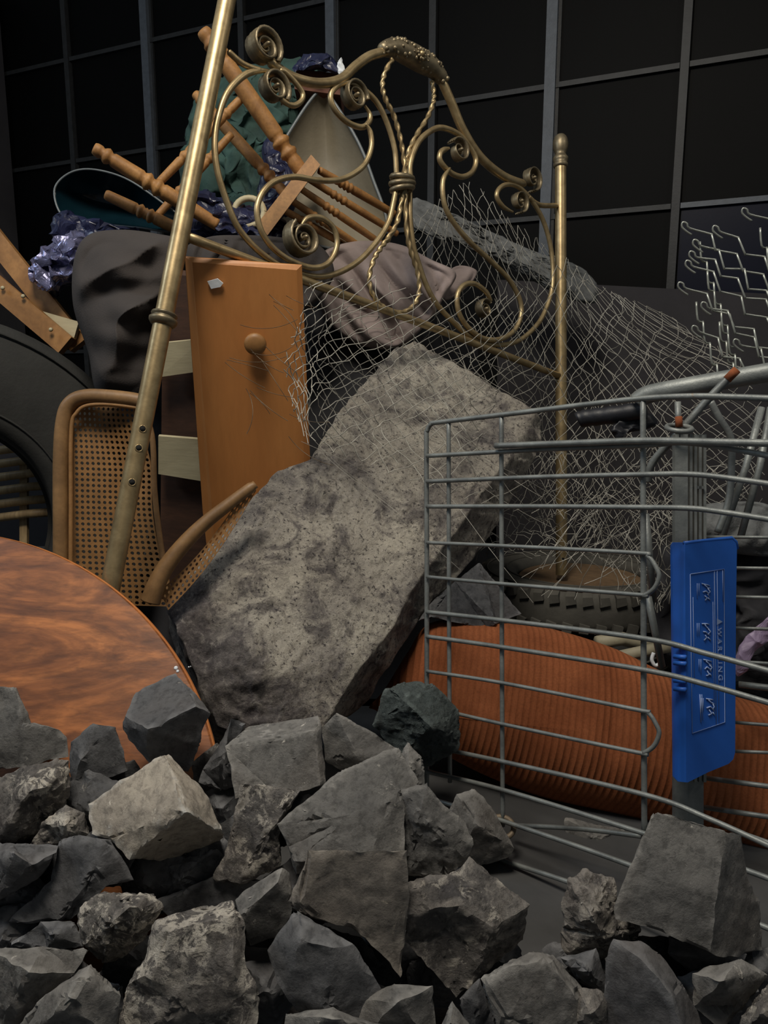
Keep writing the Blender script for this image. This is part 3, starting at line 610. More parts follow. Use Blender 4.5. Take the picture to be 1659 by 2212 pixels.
# ------------------------------------------------------------------ big leaning slab of concrete
def sld(x, y): return 1/(.446-.0001568*x+.000269*y)
CORE_SHADEV = []
def slab_builder():
    out = [(895, 738), (960, 770), (1060, 832), (1152, 886), (1172, 905), (1170, 960), (1120, 1052), (1045, 1180), (985, 1250), (930, 1300), (900, 1345), (850, 1425), (800, 1500), (760, 1540), (690, 1580), (540, 1590), (470, 1570), (440, 1500), (400, 1400), (360, 1305), (440, 1200), (500, 1130), (600, 1015), (670, 990), (740, 880), (850, 755)]
    o = []
    for i, p in enumerate(out):
        q = out[(i+1) % len(out)]; L = math.hypot(q[0]-p[0], q[1]-p[1]); k = max(1, int(L/7))
        for j in range(k): o.append(Vector((p[0]+(q[0]-p[0])*j/k, p[1]+(q[1]-p[1])*j/k, 0)))
    c = Vector((760, 1200, 0)); N = len(o); rings = 70; V, Fc = [], []
    n3 = (P(900, 900, sld(900, 900))-P(700, 900, sld(700, 900))).cross(P(700, 1200, sld(700, 1200))-P(700, 900, sld(700, 900))).normalized()
    if n3.dot(FW) > 0: n3 = -n3
    def front(x, y, t):
        p0 = P(x, y, sld(x, y)); edge = ss(1, .93, t)
        w1 = 40*fbm(p0*7, 3)
        low = ss(430, 560, 900-x+.9*(y-1250)+w1*1.5)           # crumbled lower left part
        right = max(0, (x-1130)*.83+(y-930)*.558+w1*.3); lft = max(0, 560-x+w1); bot = max(0, y-1430+w1)
        fall = .0022*right+.00045*lft+.00025*bot
        p = P(x, y, sld(x, y)+fall)
        k = .005*fbm(p*12, 4)+.003*fbm(p*60, 3)
        rgh = max(low, ss(0, 25, right))
        k += rgh*(.3+.7*edge)*(.026*fbm(p0*7+Vector((5, 2, 1)), 5)-.03*max(0, fbm(p0*11+Vector((1, 7, 3)), 4)-.1)+.008*fbm(p0*45, 3))
        CORE_SHADEV.append(min(1, max(ss(380, 620, 900-x+.9*(y-1250)+w1*1.5)*.8+.35*ss(1, .96, t), ss(0, 30, right)*.55*ss(1050, 1250, y))))  # mask for the crumbled zone and the shade painted on turned-away faces
        return p + n3*k + noise.noise_vector(p*40)*.004*(1-edge)
    V.append(front(c.x, c.y, 0))
    for k in range(1, rings+1):
        t = 1-(1-k/rings)**1.15
        for q in o: x = c.lerp(q, t); V.append(front(x.x, x.y, t))
    a = 1+(rings-1)*N
    layers = 12; base = V[a:a+N]
    cc = sum(base, Vector())/N
    for L in range(1, layers+1):
        for p in base:
            s = L/layers; q = p - n3*(.2*s) + (cc-p)*(.06*s)
            V.append(q + noise.noise_vector(q*22)*.008)
    V.append(cc-n3*.2); last = len(V)-1
    for i in range(N): Fc.append([0, 1+(i+1) % N, 1+i])
    nr = rings+layers
    for k in range(nr-1):
        for i in range(N): j = (i+1) % N; a = 1+k*N; b = a+N; Fc.append([a+i, a+j, b+j, b+i])
    a = 1+(nr-1)*N
    for i in range(N): Fc.append([a+i, a+(i+1) % N, last])
    return V, Fc
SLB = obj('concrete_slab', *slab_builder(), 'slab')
CORE_SHADEV += [.55]*(len(SLB.data.vertices)-len(CORE_SHADEV))
SLB.data.attributes.new('core_shade', 'FLOAT', 'POINT').data.foreach_set('value', CORE_SHADEV)
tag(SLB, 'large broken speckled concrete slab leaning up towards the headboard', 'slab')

# ------------------------------------------------------------------ round table top
tdp = lambda y: 1/(.714+.301*(y-1065)/1162)
tc0 = P(-118, 1640, tdp(1640)); tx = Vector((1, 0, 0)); ty = (P(-118, 1200, tdp(1200))-P(-118, 1640, tdp(1640))).normalized()
tn = tx.cross(ty).normalized(); tn = tn if tn.dot(FW) < 0 else -tn
TRm = 585*tdp(1640)/F
TB = thing('round_tabletop', 'round orange-brown wooden tabletop leaning behind the broken stones', 'tabletop', tc0-ty*TRm)
def disc(r0, z0, z1, bev=.003, n=128):
    prof = [(z1, r0-.006), (z1+.002, r0-.003), (z1-.001, r0), (z0, r0), (z0, .001)]
    V = [tc0+tn*(z1-.0)]; Fc = []
    pr_ = [(r0*.5, z1), (r0-bev, z1), (r0, z1-bev), (r0, z0+bev), (r0-bev, z0)]
    for r, z in pr_:
        for i in range(n): a = 2*math.pi*i/n; V.append(tc0+(tx*math.cos(a)+ty*math.sin(a))*r+tn*z)
    V.append(tc0+tn*z0)
    for i in range(n): Fc.append([0, 1+i, 1+(i+1) % n])
    for k in range(len(pr_)-1):
        for i in range(n): j = (i+1) % n; a = 1+k*n; b = a+n; Fc.append([a+i, b+i, b+j, a+j])
    a = 1+(len(pr_)-1)*n
    for i in range(n): Fc.append([a+i, len(V)-1, a+(i+1) % n])
    return V, Fc
obj('top_surface', *disc(TRm-.001, -.006, .0), 'table', TB, sharp=.6)
ring = tube([tc0+(tx*math.cos(a)+ty*math.sin(a))*(TRm-.0055)-tn*.010 for a in [2*math.pi*k/160 for k in range(161)]], .0072, 8, caps=False)
obj('edge_band', *ring, 'table_edge', TB)
for (x, y, r) in ((380, 1443, .004), (384, 1450, .003), (408, 1441, .0015), (412, 1440, .0012)):
    rr_ = ray(x, y); p = CP+rr_*((tc0-CP).dot(tn)/rr_.dot(tn)); obj('paint_fleck', *lathe(p, p+tn*.0015, [(0, r), (1, r*.7)], 7), 'white', TB)

# ------------------------------------------------------------------ drawer unit
DR = thing('pine_drawer', 'honey pine drawer front with round knob standing on end beside the slab', 'drawer', P(480, 1300, 1.5))
dd = lambda x, y: 1.50+(x-400)*.00010+max(0, y-560)*.00040
poly = [(400, 555), (652, 573), (672, 1040), (672, 1300), (460, 1300), (438, 1105)]
fr = [P(x, y, dd(x, y)) for x, y in poly]
dn = (fr[1]-fr[0]).cross(fr[4]-fr[0]).normalized(); dn = dn if dn.dot(FW) > 0 else -dn
poly2 = [(416, 566), (641, 583), (659, 1040), (660, 1290), (474, 1290), (452, 1105)]
fr2 = [P(x, y, dd(x, y))-dn*.006 for x, y in poly2]
n_ = len(fr); V = fr2+fr+[p+dn*.018 for p in fr]
Fc = [list(range(n_))[::-1]]
for k in (0, 1):
    for i in range(n_): j = (i+1) % n_; Fc.append([k*n_+i, k*n_+j, (k+1)*n_+j, (k+1)*n_+i])
Fc.append([2*n_+i for i in range(n_)])
obj('front_panel', V, Fc, 'drawer', DR, False)
kc_ = P(553, 738, dd(553, 738))-dn*.006
kb = obj('knob', *lathe(kc_, kc_-dn*.036, [(0, .013), (.2, .0115), (.4, .013), (.55, .02), (.7, .0235), (.85, .022), (.95, .015), (1, .006)], 22), 'legwood', DR)
obj('side_edge', *slabpoly([(399, 557), (412, 566), (450, 1105), (438, 1107)], lambda x, y: dd(x, y)+.001, .01), 'legwood', DR, False)
pp = P(462, 615, dd(462, 615))-dn*.0062
obj('torn_label', *slabpoly([(448, 608), (470, 602), (482, 612), (476, 620), (456, 624)], lambda x, y: dd(x, y)-.0145, .004), 'white', DR, False)
for (x, y, r) in ((637, 826, .006), (555, 1024, .009)):
    p = P(x, y, dd(x, y))-dn*.0061; obj('wood_knot', *lathe(p, p-dn*.0006, [(0, r), (1, r*.9)], 12), 'carcass', DR)
for (y0, y1, x0) in ((742, 815, 342), (942, 1040, 342)):
    a = [P(x0, y0, dd(x0, y0)+.07), P(440, y0+(8 if y0 > 800 else -10), dd(440, y0)+.03), P(440, y1+(0 if y0 > 800 else -14), dd(440, y1)+.03), P(x0, y1-(16 if y0 > 800 else 0), dd(x0, y1)+.07)]
    obj('drawer_side', *prism(a, [p+dn*.014 for p in a]), 'cream', DR, False)
a = [P(352, 590, 1.63), P(440, 600, 1.6), P(470, 1300, 1.86), P(345, 1300, 1.92)]
obj('carcass', *prism(a, [p+dn*.12 for p in a]), 'carcass', DR, False)

# ------------------------------------------------------------------ cane chairs
def cane_mesh(fn, nu, nv, hole=.31, thick=.003):
    """fn(u,v)->Vector; grid of cells each with an octagonal hole, staggered strands"""
    V, Fc = [], []
    for i in range(nu):
        for j in range(nv):
            b = len(V); c = (i+.5, j+.5)
            outer = [(-.5, -.5), (0, -.5), (.5, -.5), (.5, 0), (.5, .5), (0, .5), (-.5, .5), (-.5, 0)]
            for (x, y) in outer: V.append(fn((c[0]+x)/nu, (c[1]+y)/nv))
            for k, (x, y) in enumerate(outer):
                L = hole/math.hypot(x, y)*(1.0); V.append(fn((c[0]+x*L)/nu, (c[1]+y*L)/nv))
            for k in range(8): k2 = (k+1) % 8; Fc.append([b+k, b+k2, b+8+k2, b+8+k])
    return V, Fc
def solid(V, Fc, off):
    n = len(V); V2 = V+[v+off for v in V]; return V2, Fc+[[i+n for i in f][::-1] for f in Fc]
CH = thing('cane_back_chair', 'cane-back chair standing behind the headboard post, frame worn brown', 'chair', P(230, 1420, 1.5))
def cb(u, v):
    y = 874+v*430; xl = 146+2*math.sin(v*3); xr = 300+ (28*ss(0, .35, v))+(32*ss(.45, 1, v))
    x = xl+(xr-xl)*u; return P(x, y+6*u, 1.49+.02*v+.05*math.sin(u*3.1)*.6)
obj('cane_panel', *solid(*cane_mesh(cb, 15, 36), FW*.0025), 'cane', CH, False)
fp = catmull([P(x, y, 1.49) for x, y in ((128, 1330), (131, 1180), (131, 1000), (137, 910), (152, 872), (185, 857), (240, 858), (300, 866), (330, 880))], 8)
obj('back_frame', *tube(fp, .0150, 12), 'caneframe', CH)
fp = catmull([P(x, y, 1.485) for x, y in ((152, 1330), (153, 1100), (154, 930), (166, 892), (190, 876), (240, 874), (305, 882))], 8)
obj('bead', *tube(fp, .0045, 6), 'cane', CH)
fp = catmull([P(x, y, 1.50) for x, y in ((300, 866), (328, 940), (334, 1060), (345, 1160), (366, 1290))], 8)
obj('back_frame', *tube(fp, .006, 8), 'caneframe', CH)
AR = thing('cane_chair_arm', 'curved cane-sided chair frame wedged between the slab and the pine drawer', 'chair', P(340, 1300, 1.40))
ap = catmull([P(x, y, d) for x, y, d in ((325, 1300, 1.385), (338, 1262, 1.385), (360, 1222, 1.39), (400, 1172, 1.40), (445, 1128, 1.41), (500, 1085, 1.42), (552, 1046, 1.43))], 8)
obj('arm_frame', *tube(ap, lambda t: (.0185-.008*t)*(1 if t < .97 else .75), 14), 'caneframe', AR)
def cb2(u, v):
    x = 345+190*u; y0 = 1262-1.2*190*u+.35*60*math.sin(u*3.1); return P(x+18*v, y0+14+42*v*(1-.75*u), 1.40+.03*u)
obj('cane_panel', *solid(*cane_mesh(cb2, 22, 4), FW*.0025), 'cane', AR, False)

# ------------------------------------------------------------------ tyres
def tyre(name, label, c, axis, R, r_in, wid, mat, blocks=0, wave=False):
    axis = Vector(axis).normalized(); u = axis.orthogonal().normalized(); v = axis.cross(u); T = thing(name, label, 'tyre', c-Vector((0, 0, 0)))
    prof = [(r_in, -.3), (r_in*1.02, -.42), (r_in*1.12, -.49), ((R+r_in)*.5, -.52), (R*.9, -.5), (R*.955, -.45), (R*.985, -.36), (R, -.2), (R*1.003, 0), (R, .2), (R*.985, .36), (R*.955, .45), (R*.9, .5), ((R+r_in)*.5, .52), (r_in*1.12, .49), (r_in*1.02, .42), (r_in, .3), (r_in*.99, .22), (r_in*1.2, .1), (r_in*1.2, -.1), (r_in*.99, -.22)]
    n = 96; V, Fc = [], []; m = len(prof)
    for i in range(n):
        a = 2*math.pi*i/n; dr = u*math.cos(a)+v*math.sin(a)
        for r, z in prof: V.append(c+dr*r+axis*(z*wid))
    for i in range(n):
        j = (i+1) % n
        for k in range(m): k2 = (k+1) % m; Fc.append([i*m+k, i*m+k2, j*m+k2, j*m+k])
    obj('tyre_body', V, Fc, mat, T)
    for (rr, zz) in ((R*.93, .505), (r_in*1.16, .505)):
        obj('sidewall_rib', *tube([c+(u*math.cos(a)+v*math.sin(a))*rr+axis*zz*wid for a in [2*math.pi*k/96 for k in range(97)]], .003, 5, caps=False), mat, T)
    for k in range(blocks):
        a = 2*math.pi*k/blocks; h = math.pi/blocks*.62
        for s in (-1, 1):
            q = []
            for rr in (R*.96, R*1.028):
                for (da, z) in ((-h, .2), (h, .26), (h*.7, .52 if rr < R else .44), (-h*1.1, .5 if rr < R else .42)):
                    dr = u*math.cos(a+da+(.5*h if s > 0 else 0))+v*math.sin(a+da+(.5*h if s > 0 else 0)); q.append(c+dr*rr+axis*(s*z*wid))
            obj('tread_block', *prism(q[:4], q[4:]), mat, T, False)
    if wave:
        for z in (-.12, .12):
            obj('tread_groove', *tube([c+(u*math.cos(a)+v*math.sin(a))*(R*1.004)+axis*(wid*(z+.035*math.sin(a*34))) for a in [2*math.pi*k/400 for k in range(401)]], .0035, 4, caps=False), 'rubber_dusty', T)
    return T
tyre('truck_tyre', 'large black truck tyre standing upright behind the cane-back chair', P(-130, 1130, 1.78), (P(-130, 1130, 1.78)-CP)*-1, .505, .245, .17, 'rubber')
TC = P(1255, 1228, 2.34); TC = Vector((TC.x, TC.y, 0))
t1 = tyre('car_tyre', 'flat-lying tyre with knobbly tread, topmost of the two under the headboard post', TC+Vector((0, 0, .205)), (0, .03, 1), .315, .2, .12, 'rubber_dusty', 44)
tyre('car_tyre', 'flat-lying tyre with a wavy tread line, bottom of the two under the headboard post', TC+Vector((.02, .0, .068)), (0, 0, 1), .325, .2, .125, 'rubber', 0, True)
hub = obj('wooden_disc', *lathe(Vector((TC.x, TC.y, .212)), Vector((TC.x, TC.y, .238)), [(0, .196), (.8, .196), (1, .19)], 48), 'disc', sharp=.5)
tag(hub, 'brown disc lying in the upper tyre, under the foot of the headboard post', 'disc')

# ------------------------------------------------------------------ worn wooden frame and bamboo at the edge
WF = thing('wooden_trestle', 'worn pine frame of crossed battens behind the truck tyre', 'trestle', P(60, 760, 1.95))
def bar(name, x0, y0, x1, y1, wpx, d0, d1, th, mat, par):
    L = math.hypot(x1-x0, y1-y0); nx, ny = -(y1-y0)/L*wpx/2, (x1-x0)/L*wpx/2
    q = [P(x0+nx, y0+ny, d0), P(x1+nx, y1+ny, d1), P(x1-nx, y1-ny, d1), P(x0-nx, y0-ny, d0)]
    nn = (q[1]-q[0]).cross(q[2]-q[0]).normalized(); nn = nn if nn.dot(FW) > 0 else -nn
    return obj(name, *prism(q, [p+nn*th for p in q]), mat, par, False)
bar('batten', -60, 458, 168, 745, 42, 1.98, 2.0, .03, 'legwood', WF)
bar('batten', -60, 575, 140, 745, 44, 1.92, 1.93, .03, 'legwood', WF)
bar('infill_panel', -60, 512, 150, 745, 66, 2.02, 2.03, .01, 'carcass', WF)
bar('cross_piece', 88, 690, 165, 712, 36, 1.96, 1.97, .02, 'cream', WF)
for x, y in ((70, 606), (50, 640), (6, 622), (110, 712)):
    p = P(x, y, 1.955 if y < 610 or x == 70 else 1.915); obj('screw', *lathe(p, p-FW*.004, [(0, .006), (1, .004)], 8), 'cream', WF)
BB = thing('bamboo_bench', 'slatted bamboo panel glimpsed through the hole of the truck tyre', 'panel', P(20, 1160, 2.1))
for k in range(8):
    y = 915+k*29; obj('bamboo_slat', *tube([P(-90, y+12, 1.97), P(60, y-8, 1.97), P(115, y-12, 1.97)], .0115, 9), 'bamboo', BB)
obj('back_board', *slabpoly([(-100, 890), (130, 890), (130, 1180), (-100, 1180)], 2.16, .02), 'board', BB, False)
for x in (50,): bar('upright', x, 880, x, 1180, 16, 1.985, 1.985, .012, 'bamboo', BB)

# ------------------------------------------------------------------ cloths, foil, shells on the heap
def folds(amp, sc, ang, seed, sharp=1.0):
    ca, sa = math.cos(ang), math.sin(ang)
    def f(x, y):
        u = (x*ca+y*sa)*sc; v = (-x*sa+y*ca)*sc
        n = noise.noise(Vector((u*2.6+seed, v*.7, seed))); m = noise.noise(Vector((u*5+seed, v*1.6, seed+9)))
        return amp*((1-abs(n)*2.2)*.7*sharp+m*.5)
    return f
def coatfold(x, y):
    th = math.atan2(y-470, 470-x); n = noise.noise(Vector((x*.008, y*.008, 4)))
    return .034*(abs(math.sin(th*6.2+1.6*n+.6))**.8-.5)+.03*noise.noise(Vector((x*.013, y*.02, 1)))
tag(obj('dark_coat', *puff([(160, 560), (190, 508), (260, 496), (340, 505), (395, 522), (388, 572), (352, 660), (338, 760), (318, 850), (270, 880), (210, 850), (190, 760), (158, 660)], 1.78, .11, .16, 8, 60, coatfold, 2.4), 'coat'), 'charcoal cloth coat slumped in folds behind the headboard post', 'coat')
tag(obj('dark_cloth', *puff([(400, 540), (450, 512), (520, 508), (600, 512), (690, 530), (720, 600), (640, 680), (500, 680), (420, 620)], 1.9, .06, .12, 8, 36, folds(.05, .008, .3, 8.1), 2.4), 'coat'), 'dark folded cloth under the chair spindles behind the scrollwork', 'cloth')
tag(obj('crumpled_foil', *puff([(62, 585), (85, 548), (120, 520), (160, 505), (185, 520), (185, 580), (160, 605), (105, 632), (78, 610)], 1.95, .05, .08, 8, 34, None, 2.2, fine=.035, fscale=24), 'foil', smooth=False), 'crumpled silvery blue foil sheet beside the charcoal coat', 'foil')
tag(obj('plastic_sheet', *puff([(118, 500), (130, 455), (200, 480), (300, 495), (280, 530), (200, 540), (140, 620), (110, 640), (150, 560)], 2.02, .03, .08, 8, 24, None, 2.2, fine=.03, fscale=20, seed=4), 'bluetarp', smooth=False), 'navy plastic sheet sagging below the dark teal shell', 'sheet')
tag(obj('plastic_sheet', *puff([(400, 450), (440, 415), (500, 440), (570, 460), (640, 500), (600, 530), (500, 520), (420, 515)], 2.02, .04, .08, 8, 26, None, 2.2, fine=.035, fscale=20, seed=14), 'bluetarp', smooth=False), 'navy plastic sheet crumpled under the legs of the turned chair', 'sheet')
GB = obj('green_bundle', *puff([(400, 290), (430, 200), (480, 165), (560, 135), (640, 125), (680, 170), (650, 260), (640, 360), (620, 450), (540, 500), (440, 480), (390, 400)], 2.44, .08, .12, 9, 40, None, 2.4, fine=.05, fscale=13, seed=2), 'green')
tag(GB, 'bottle-green crumpled cloth bundle behind the turned chair legs', 'bundle')
# dark glossy teal shell (scooped)
def scoop(outline, d, depth, thick, n=8, rings=26):
    o = catmull([Vector((x, y, 0)) for x, y in outline], n, True); c = sum(o, Vector())/len(o); N = len(o); V, Fc = [], []
    for L in (0, 1):
        for k in range(rings+1):
            t = k/rings
            for q in o:
                x = c.lerp(q, t); V.append(P(x.x, x.y, d+depth*(1-t*t)+L*thick))
    K = (rings+1)*N
    for L in (0, 1):
        for k in range(rings):
            for i in range(N): j = (i+1) % N; a = L*K+k*N; b = a+N; Fc.append([a+i, b+i, b+j, a+j] if L == 0 else [a+i, a+j, b+j, b+i])
    a = rings*N
    for i in range(N): j = (i+1) % N; Fc.append([a+i, K+a+i, K+a+j, a+j])
    rim = [P(q.x, q.y, d) for q in o]; rim.append(rim[0]); return (V, Fc), rim
SH = thing('plastic_shell', 'dark teal glossy scooped plastic shell under the turned chair legs', 'shell', P(250, 500, 2.05))
b_, rim = scoop([(118, 408), (150, 374), (200, 366), (270, 385), (340, 430), (400, 480), (370, 500), (300, 492), (230, 486), (170, 484), (130, 460)], 2.04, .12, .006)
obj('shell_body', *b_, 'teal', SH); obj('shell_rim', *tube(rim, .0028, 6, caps=False), 'rim', SH)
GS = thing('seat_shell', 'khaki-grey plastic seat shell standing on end behind the chair spindles', 'shell', P(720, 480, 2.3))
b_, rim = scoop([(688, 198), (712, 208), (770, 300), (805, 385), (835, 490), (780, 540), (660, 520), (590, 440), (600, 340), (640, 262)], 2.26, .10, .008)
obj('shell_body', *b_, 'greyshell', GS); obj('shell_rim', *tube(rim, .005, 6, caps=False), 'rim', GS)
tag(obj('brown_box', *slabpoly([(640, 148), (738, 160), (735, 205), (636, 192)], 2.25, .16), 'brown', smooth=False), 'brown cardboard box edge perched on the green bundle', 'box')
tag(obj('plastic_sheet', *puff([(632, 152), (650, 128), (685, 118), (725, 130), (742, 158), (700, 152), (660, 148)], 2.22, .03, .1, 8, 16, None, 2, fine=.02, fscale=24, seed=6), 'bluetarp', smooth=False), 'dark blue plastic scrap draped over the brown box', 'sheet')
tag(obj('white_paper', *puff([(728, 140), (738, 125), (743, 150), (738, 162), (730, 156)], 2.2, .006, .01, 4, 8, None, 2, fine=.008, fscale=50), 'white', smooth=False), 'small scrap of white paper on the brown box', 'paper')
tag(obj('plastic_sheet', *puff([(575, 300), (620, 320), (640, 430), (600, 480), (545, 480), (560, 400)], 2.2, .02, .05, 8, 16, None, 2, fine=.02, fscale=18, seed=9), 'bluetarp', smooth=False), 'dark blue plastic hanging beside the khaki shell', 'sheet')
TY = obj('pink_grey_cloth', *puff([(690, 560), (730, 528), (800, 520), (870, 530), (930, 560), (985, 590), (960, 640), (930, 690), (870, 745), (800, 752), (735, 720), (690, 660)], 2.08, .08, .14, 8, 44, folds(.06, .008, -.6, 5.2), 2.2), 'toy')
tag(TY, 'dusty pinkish grey cloth bundle caught behind the twisted brass rods', 'cloth')
tag(obj('pink_grey_cloth', *puff([(945, 615), (985, 575), (1030, 585), (1010, 620), (960, 650)], 2.2, .03, .05, 8, 14, folds(.02, .01, .3, 2.2), 2.2), 'toy'), 'small pinkish grey cloth end poking out beside the larger bundle', 'cloth')
tag(obj('gauze_roll', *puff([(872, 440), (900, 428), (960, 452), (1060, 500), (1160, 545), (1245, 572), (1288, 612), (1282, 655), (1215, 640), (1120, 590), (1000, 535), (890, 490)], 2.62, .05, .06, 8, 20, folds(.03, .02, .45, 1.1), 2.0, fine=.008, fscale=40), 'gauze'), 'grey rolled gauze netting lying along the top of the heap', 'gauze')
bd = [P(1075, 604, 2.98), P(1800, 642, 2.78), P(1800, 1150, 2.78), P(1075, 1150, 2.98)]
for q in bd[2:]: q.z = 0.0
tag(obj('charcoal_board', *prism(bd, [p+Vector((.02, .05, 0)) for p in bd]), 'board', smooth=False), 'charcoal board standing upright behind the chain-link scrap', 'board')

# ------------------------------------------------------------------ turned wooden chair lying on the heap
WC = thing('turned_chair', 'turned oak chair lying with its legs in the air on top of the heap', 'chair', P(560, 520, 2.0))
def turned(name, a, b, r, beads, mat='chairwood', tip=True, foot=False):
    prof = []
    for k in range(61):
        t = k/60; q = r*(.82+.18*math.sin(math.pi*t)) if tip else r
        for bt in beads:
            u = (t-bt)/.018
            if abs(u) < 3: q *= 1+.22*math.exp(-u*u)-.22*math.exp(-(abs(u)-1.7)**2*3)
        prof.append((t, q))
    if foot: prof[0] = (0, r*.7); prof[1] = (.016, r*.82)
    return obj(name, *lathe(a, b, prof, 14), mat, WC)
turned('leg', P(438, 66, 1.90), P(652, 372, 2.02), .0235, (.09, .17, .78, .86), foot=True)
turned('leg', P(203, 320, 1.86), P(470, 486, 1.98), .0195, (.1, .42, .5), foot=True)
turned('leg', P(422, 203, 2.12), P(618, 420, 2.12), .0175, (.06, .75, .82, .88), foot=True)
turned('leg', P(228, 420, 1.98), P(440, 522, 2.04), .0165, (.35, .45), foot=True)
turned('stretcher', P(342, 396, 1.93), P(530, 204, 1.96), .0125, (.3, .62, .78))
turned('stretcher', P(340, 466, 2.02), P(500, 290, 2.06), .012, (.3, .7))
q = [P(672, 334, 1.92), P(692, 356, 1.92), P(578, 508, 1.90), P(552, 488, 1.90)]
sd_ = (ray(640, 440)).normalized()*.34
obj('seat', *prism(q, [p+sd_ for p in q]), 'chairwood', WC, False)
for k, (x0, y0, x1, y1, d0) in enumerate(((690, 368, 852, 462, 2.0), (664, 385, 858, 505, 1.98), (650, 408, 836, 535, 1.96), (628, 432, 800, 548, 1.95), (610, 452, 750, 532, 1.94))):
    turned('spindle', P(x0, y0, d0), P(x1, y1, d0+.18), .0105 if k else .012, (.28, .33, .38), tip=True)
ring_ = [P(538+32*math.cos(a), 458+30*math.sin(a), 2.0) for a in [2*math.pi*k/24 for k in range(25)]]
tag(obj('wooden_ring', *tube(ring_, .0085, 8, caps=False), 'cream'), 'pale wooden ring lying under the turned chair seat', 'ring')

# ------------------------------------------------------------------ cushion
cd_ = lambda x, y: 1.60-(x-1000)*.00022-(y-1500)*.00012
cv_, cf_ = puff([(798, 1526), (830, 1490), (880, 1410), (930, 1346), (1040, 1340), (1180, 1356), (1320, 1398), (1430, 1450), (1540, 1490), (1680, 1530), (1850, 1580), (1900, 1700), (1860, 1850), (1700, 1862), (1500, 1800), (1330, 1760), (1180, 1725), (1060, 1680), (960, 1630), (860, 1570), (812, 1535)], cd_, .1, .12, 10, 50, folds(.012, .004, .2, 6.6, .4), 2.3, center=(1340, 1590))
CU = obj('corduroy_cushion', cv_, cf_, 'cord'); tag(CU, 'large rust-orange corduroy cushion behind the cart wires', 'cushion')
at = CU.data.attributes.new('cordu', 'FLOAT', 'POINT')
vals = []
for p in cv_:
    q = Vector(p)-CP; x = W/2+F*q.dot(Vector((1, 0, 0)))/q.dot(FW); y = H/2-F*q.dot(UP)/q.dot(FW)
    vals.append((p.x-p.z*.17+.004*noise.noise(Vector(p)*3))/.0122)
at.data.foreach_set('value', vals)

# ------------------------------------------------------------------ shopping cart panel, post, handle
ctd = lambda x: 1/(.6897+.000367*(x-920))
CT = thing('shopping_cart', 'grey wire shopping cart tipped on its side beside the rubble', 'shopping cart', P(1230, 1905, ctd(1230)))
def cp3(x, y, off=0): return P(x, y, ctd(x)-off)
def cwire(pts, r=.0042, off=0, name='wire', n=8, mat='cart'):
    return obj(name, *tube(catmull([cp3(x, y, off) for x, y in pts], n), r, 8), mat, CT)
cwire([(922, 1726), (922, 1500), (922, 1200), (921, 960), (923, 930), (932, 916), (950, 912), (1150, 888), (1300, 870), (1400, 860), (1500, 856), (1590, 858), (1700, 862)], .0048, name='rim_wire')
longw = [((922, 985), (1150, 972), (1390, 962), (1470, 956), (1560, 966), (1700, 992)),
         ((922, 1040), (1150, 1031), (1390, 1025), (1480, 1024), (1560, 1031), (1700, 1051)),
         ((922, 1094), (1150, 1094), (1390, 1096), (1490, 1098), (1560, 1106), (1700, 1128)),
         ((922, 1322), (1085, 1340), (1390, 1379), (1530, 1413), (1700, 1460)),
         ((922, 1375), (1085, 1398), (1390, 1447), (1530, 1480), (1700, 1530)),
         ((922, 1611), (1085, 1645), (1390, 1716), (1530, 1768), (1700, 1845)),
         ((922, 1667), (1085, 1706), (1390, 1800), (1530, 1850), (1700, 1912)),
         ((922, 1723), (1085, 1773), (1390, 1880), (1530, 1950), (1700, 2022)),
         ((1000, 1824), (1085, 1858), (1230, 1906), (1390, 1968), (1560, 2050))]
for q in longw: cwire(q, .0043, .007)
for (y0, y1, yb0, yb1) in ((1172, 1196, 1246, 1286), (1450, 1534, 1526, 1626)):
    cwire([(922, y0), (1085, y0+(y1-y0)*.3), (1370, y1-2), (1400, y1+6), (1420, (y1+yb1)/2-10), (1423, (y1+yb1)/2+8), (1412, yb1-14), (1390, yb1), (1370, yb1-2), (1085, yb0+(yb1-yb0)*.38), (922, yb0)], .0036, .007, name='leg_hole_wire')
for x, y0, y1 in ((970, 908, 1690), (1084, 892, 1785), (1390, 862, 1812)):
    cwire([(x-1, y0), (x, (y0+y1)/2), (x+2, y1)], .0042 if x < 1200 else .0048, -.002, name='upright_wire')
cwire([(1070, 963), (1240, 957), (1390, 952), (1550, 955), (1700, 958)], .0054, .016, name='hook_rod')
for (x, y) in ((1080, 1787), (1100, 1786)): pass
rg_ = [cp3(1083, 1787, .01)+Vector((math.cos(a)*.022, math.sin(a)*.014, math.sin(a)*.012)) for a in [2*math.pi*k/20 for k in range(21)]]
obj('hinge_ring', *tube(rg_, .005, 7, caps=False), M['wire_rusty'], CT)
cwire([(1110, 1783), (1250, 1790), (1385, 1806)], .0044, -.05, name='floor_rod')
cwire([(1600, 1800), (1700, 1835)], .0044, -.05, name='floor_rod')
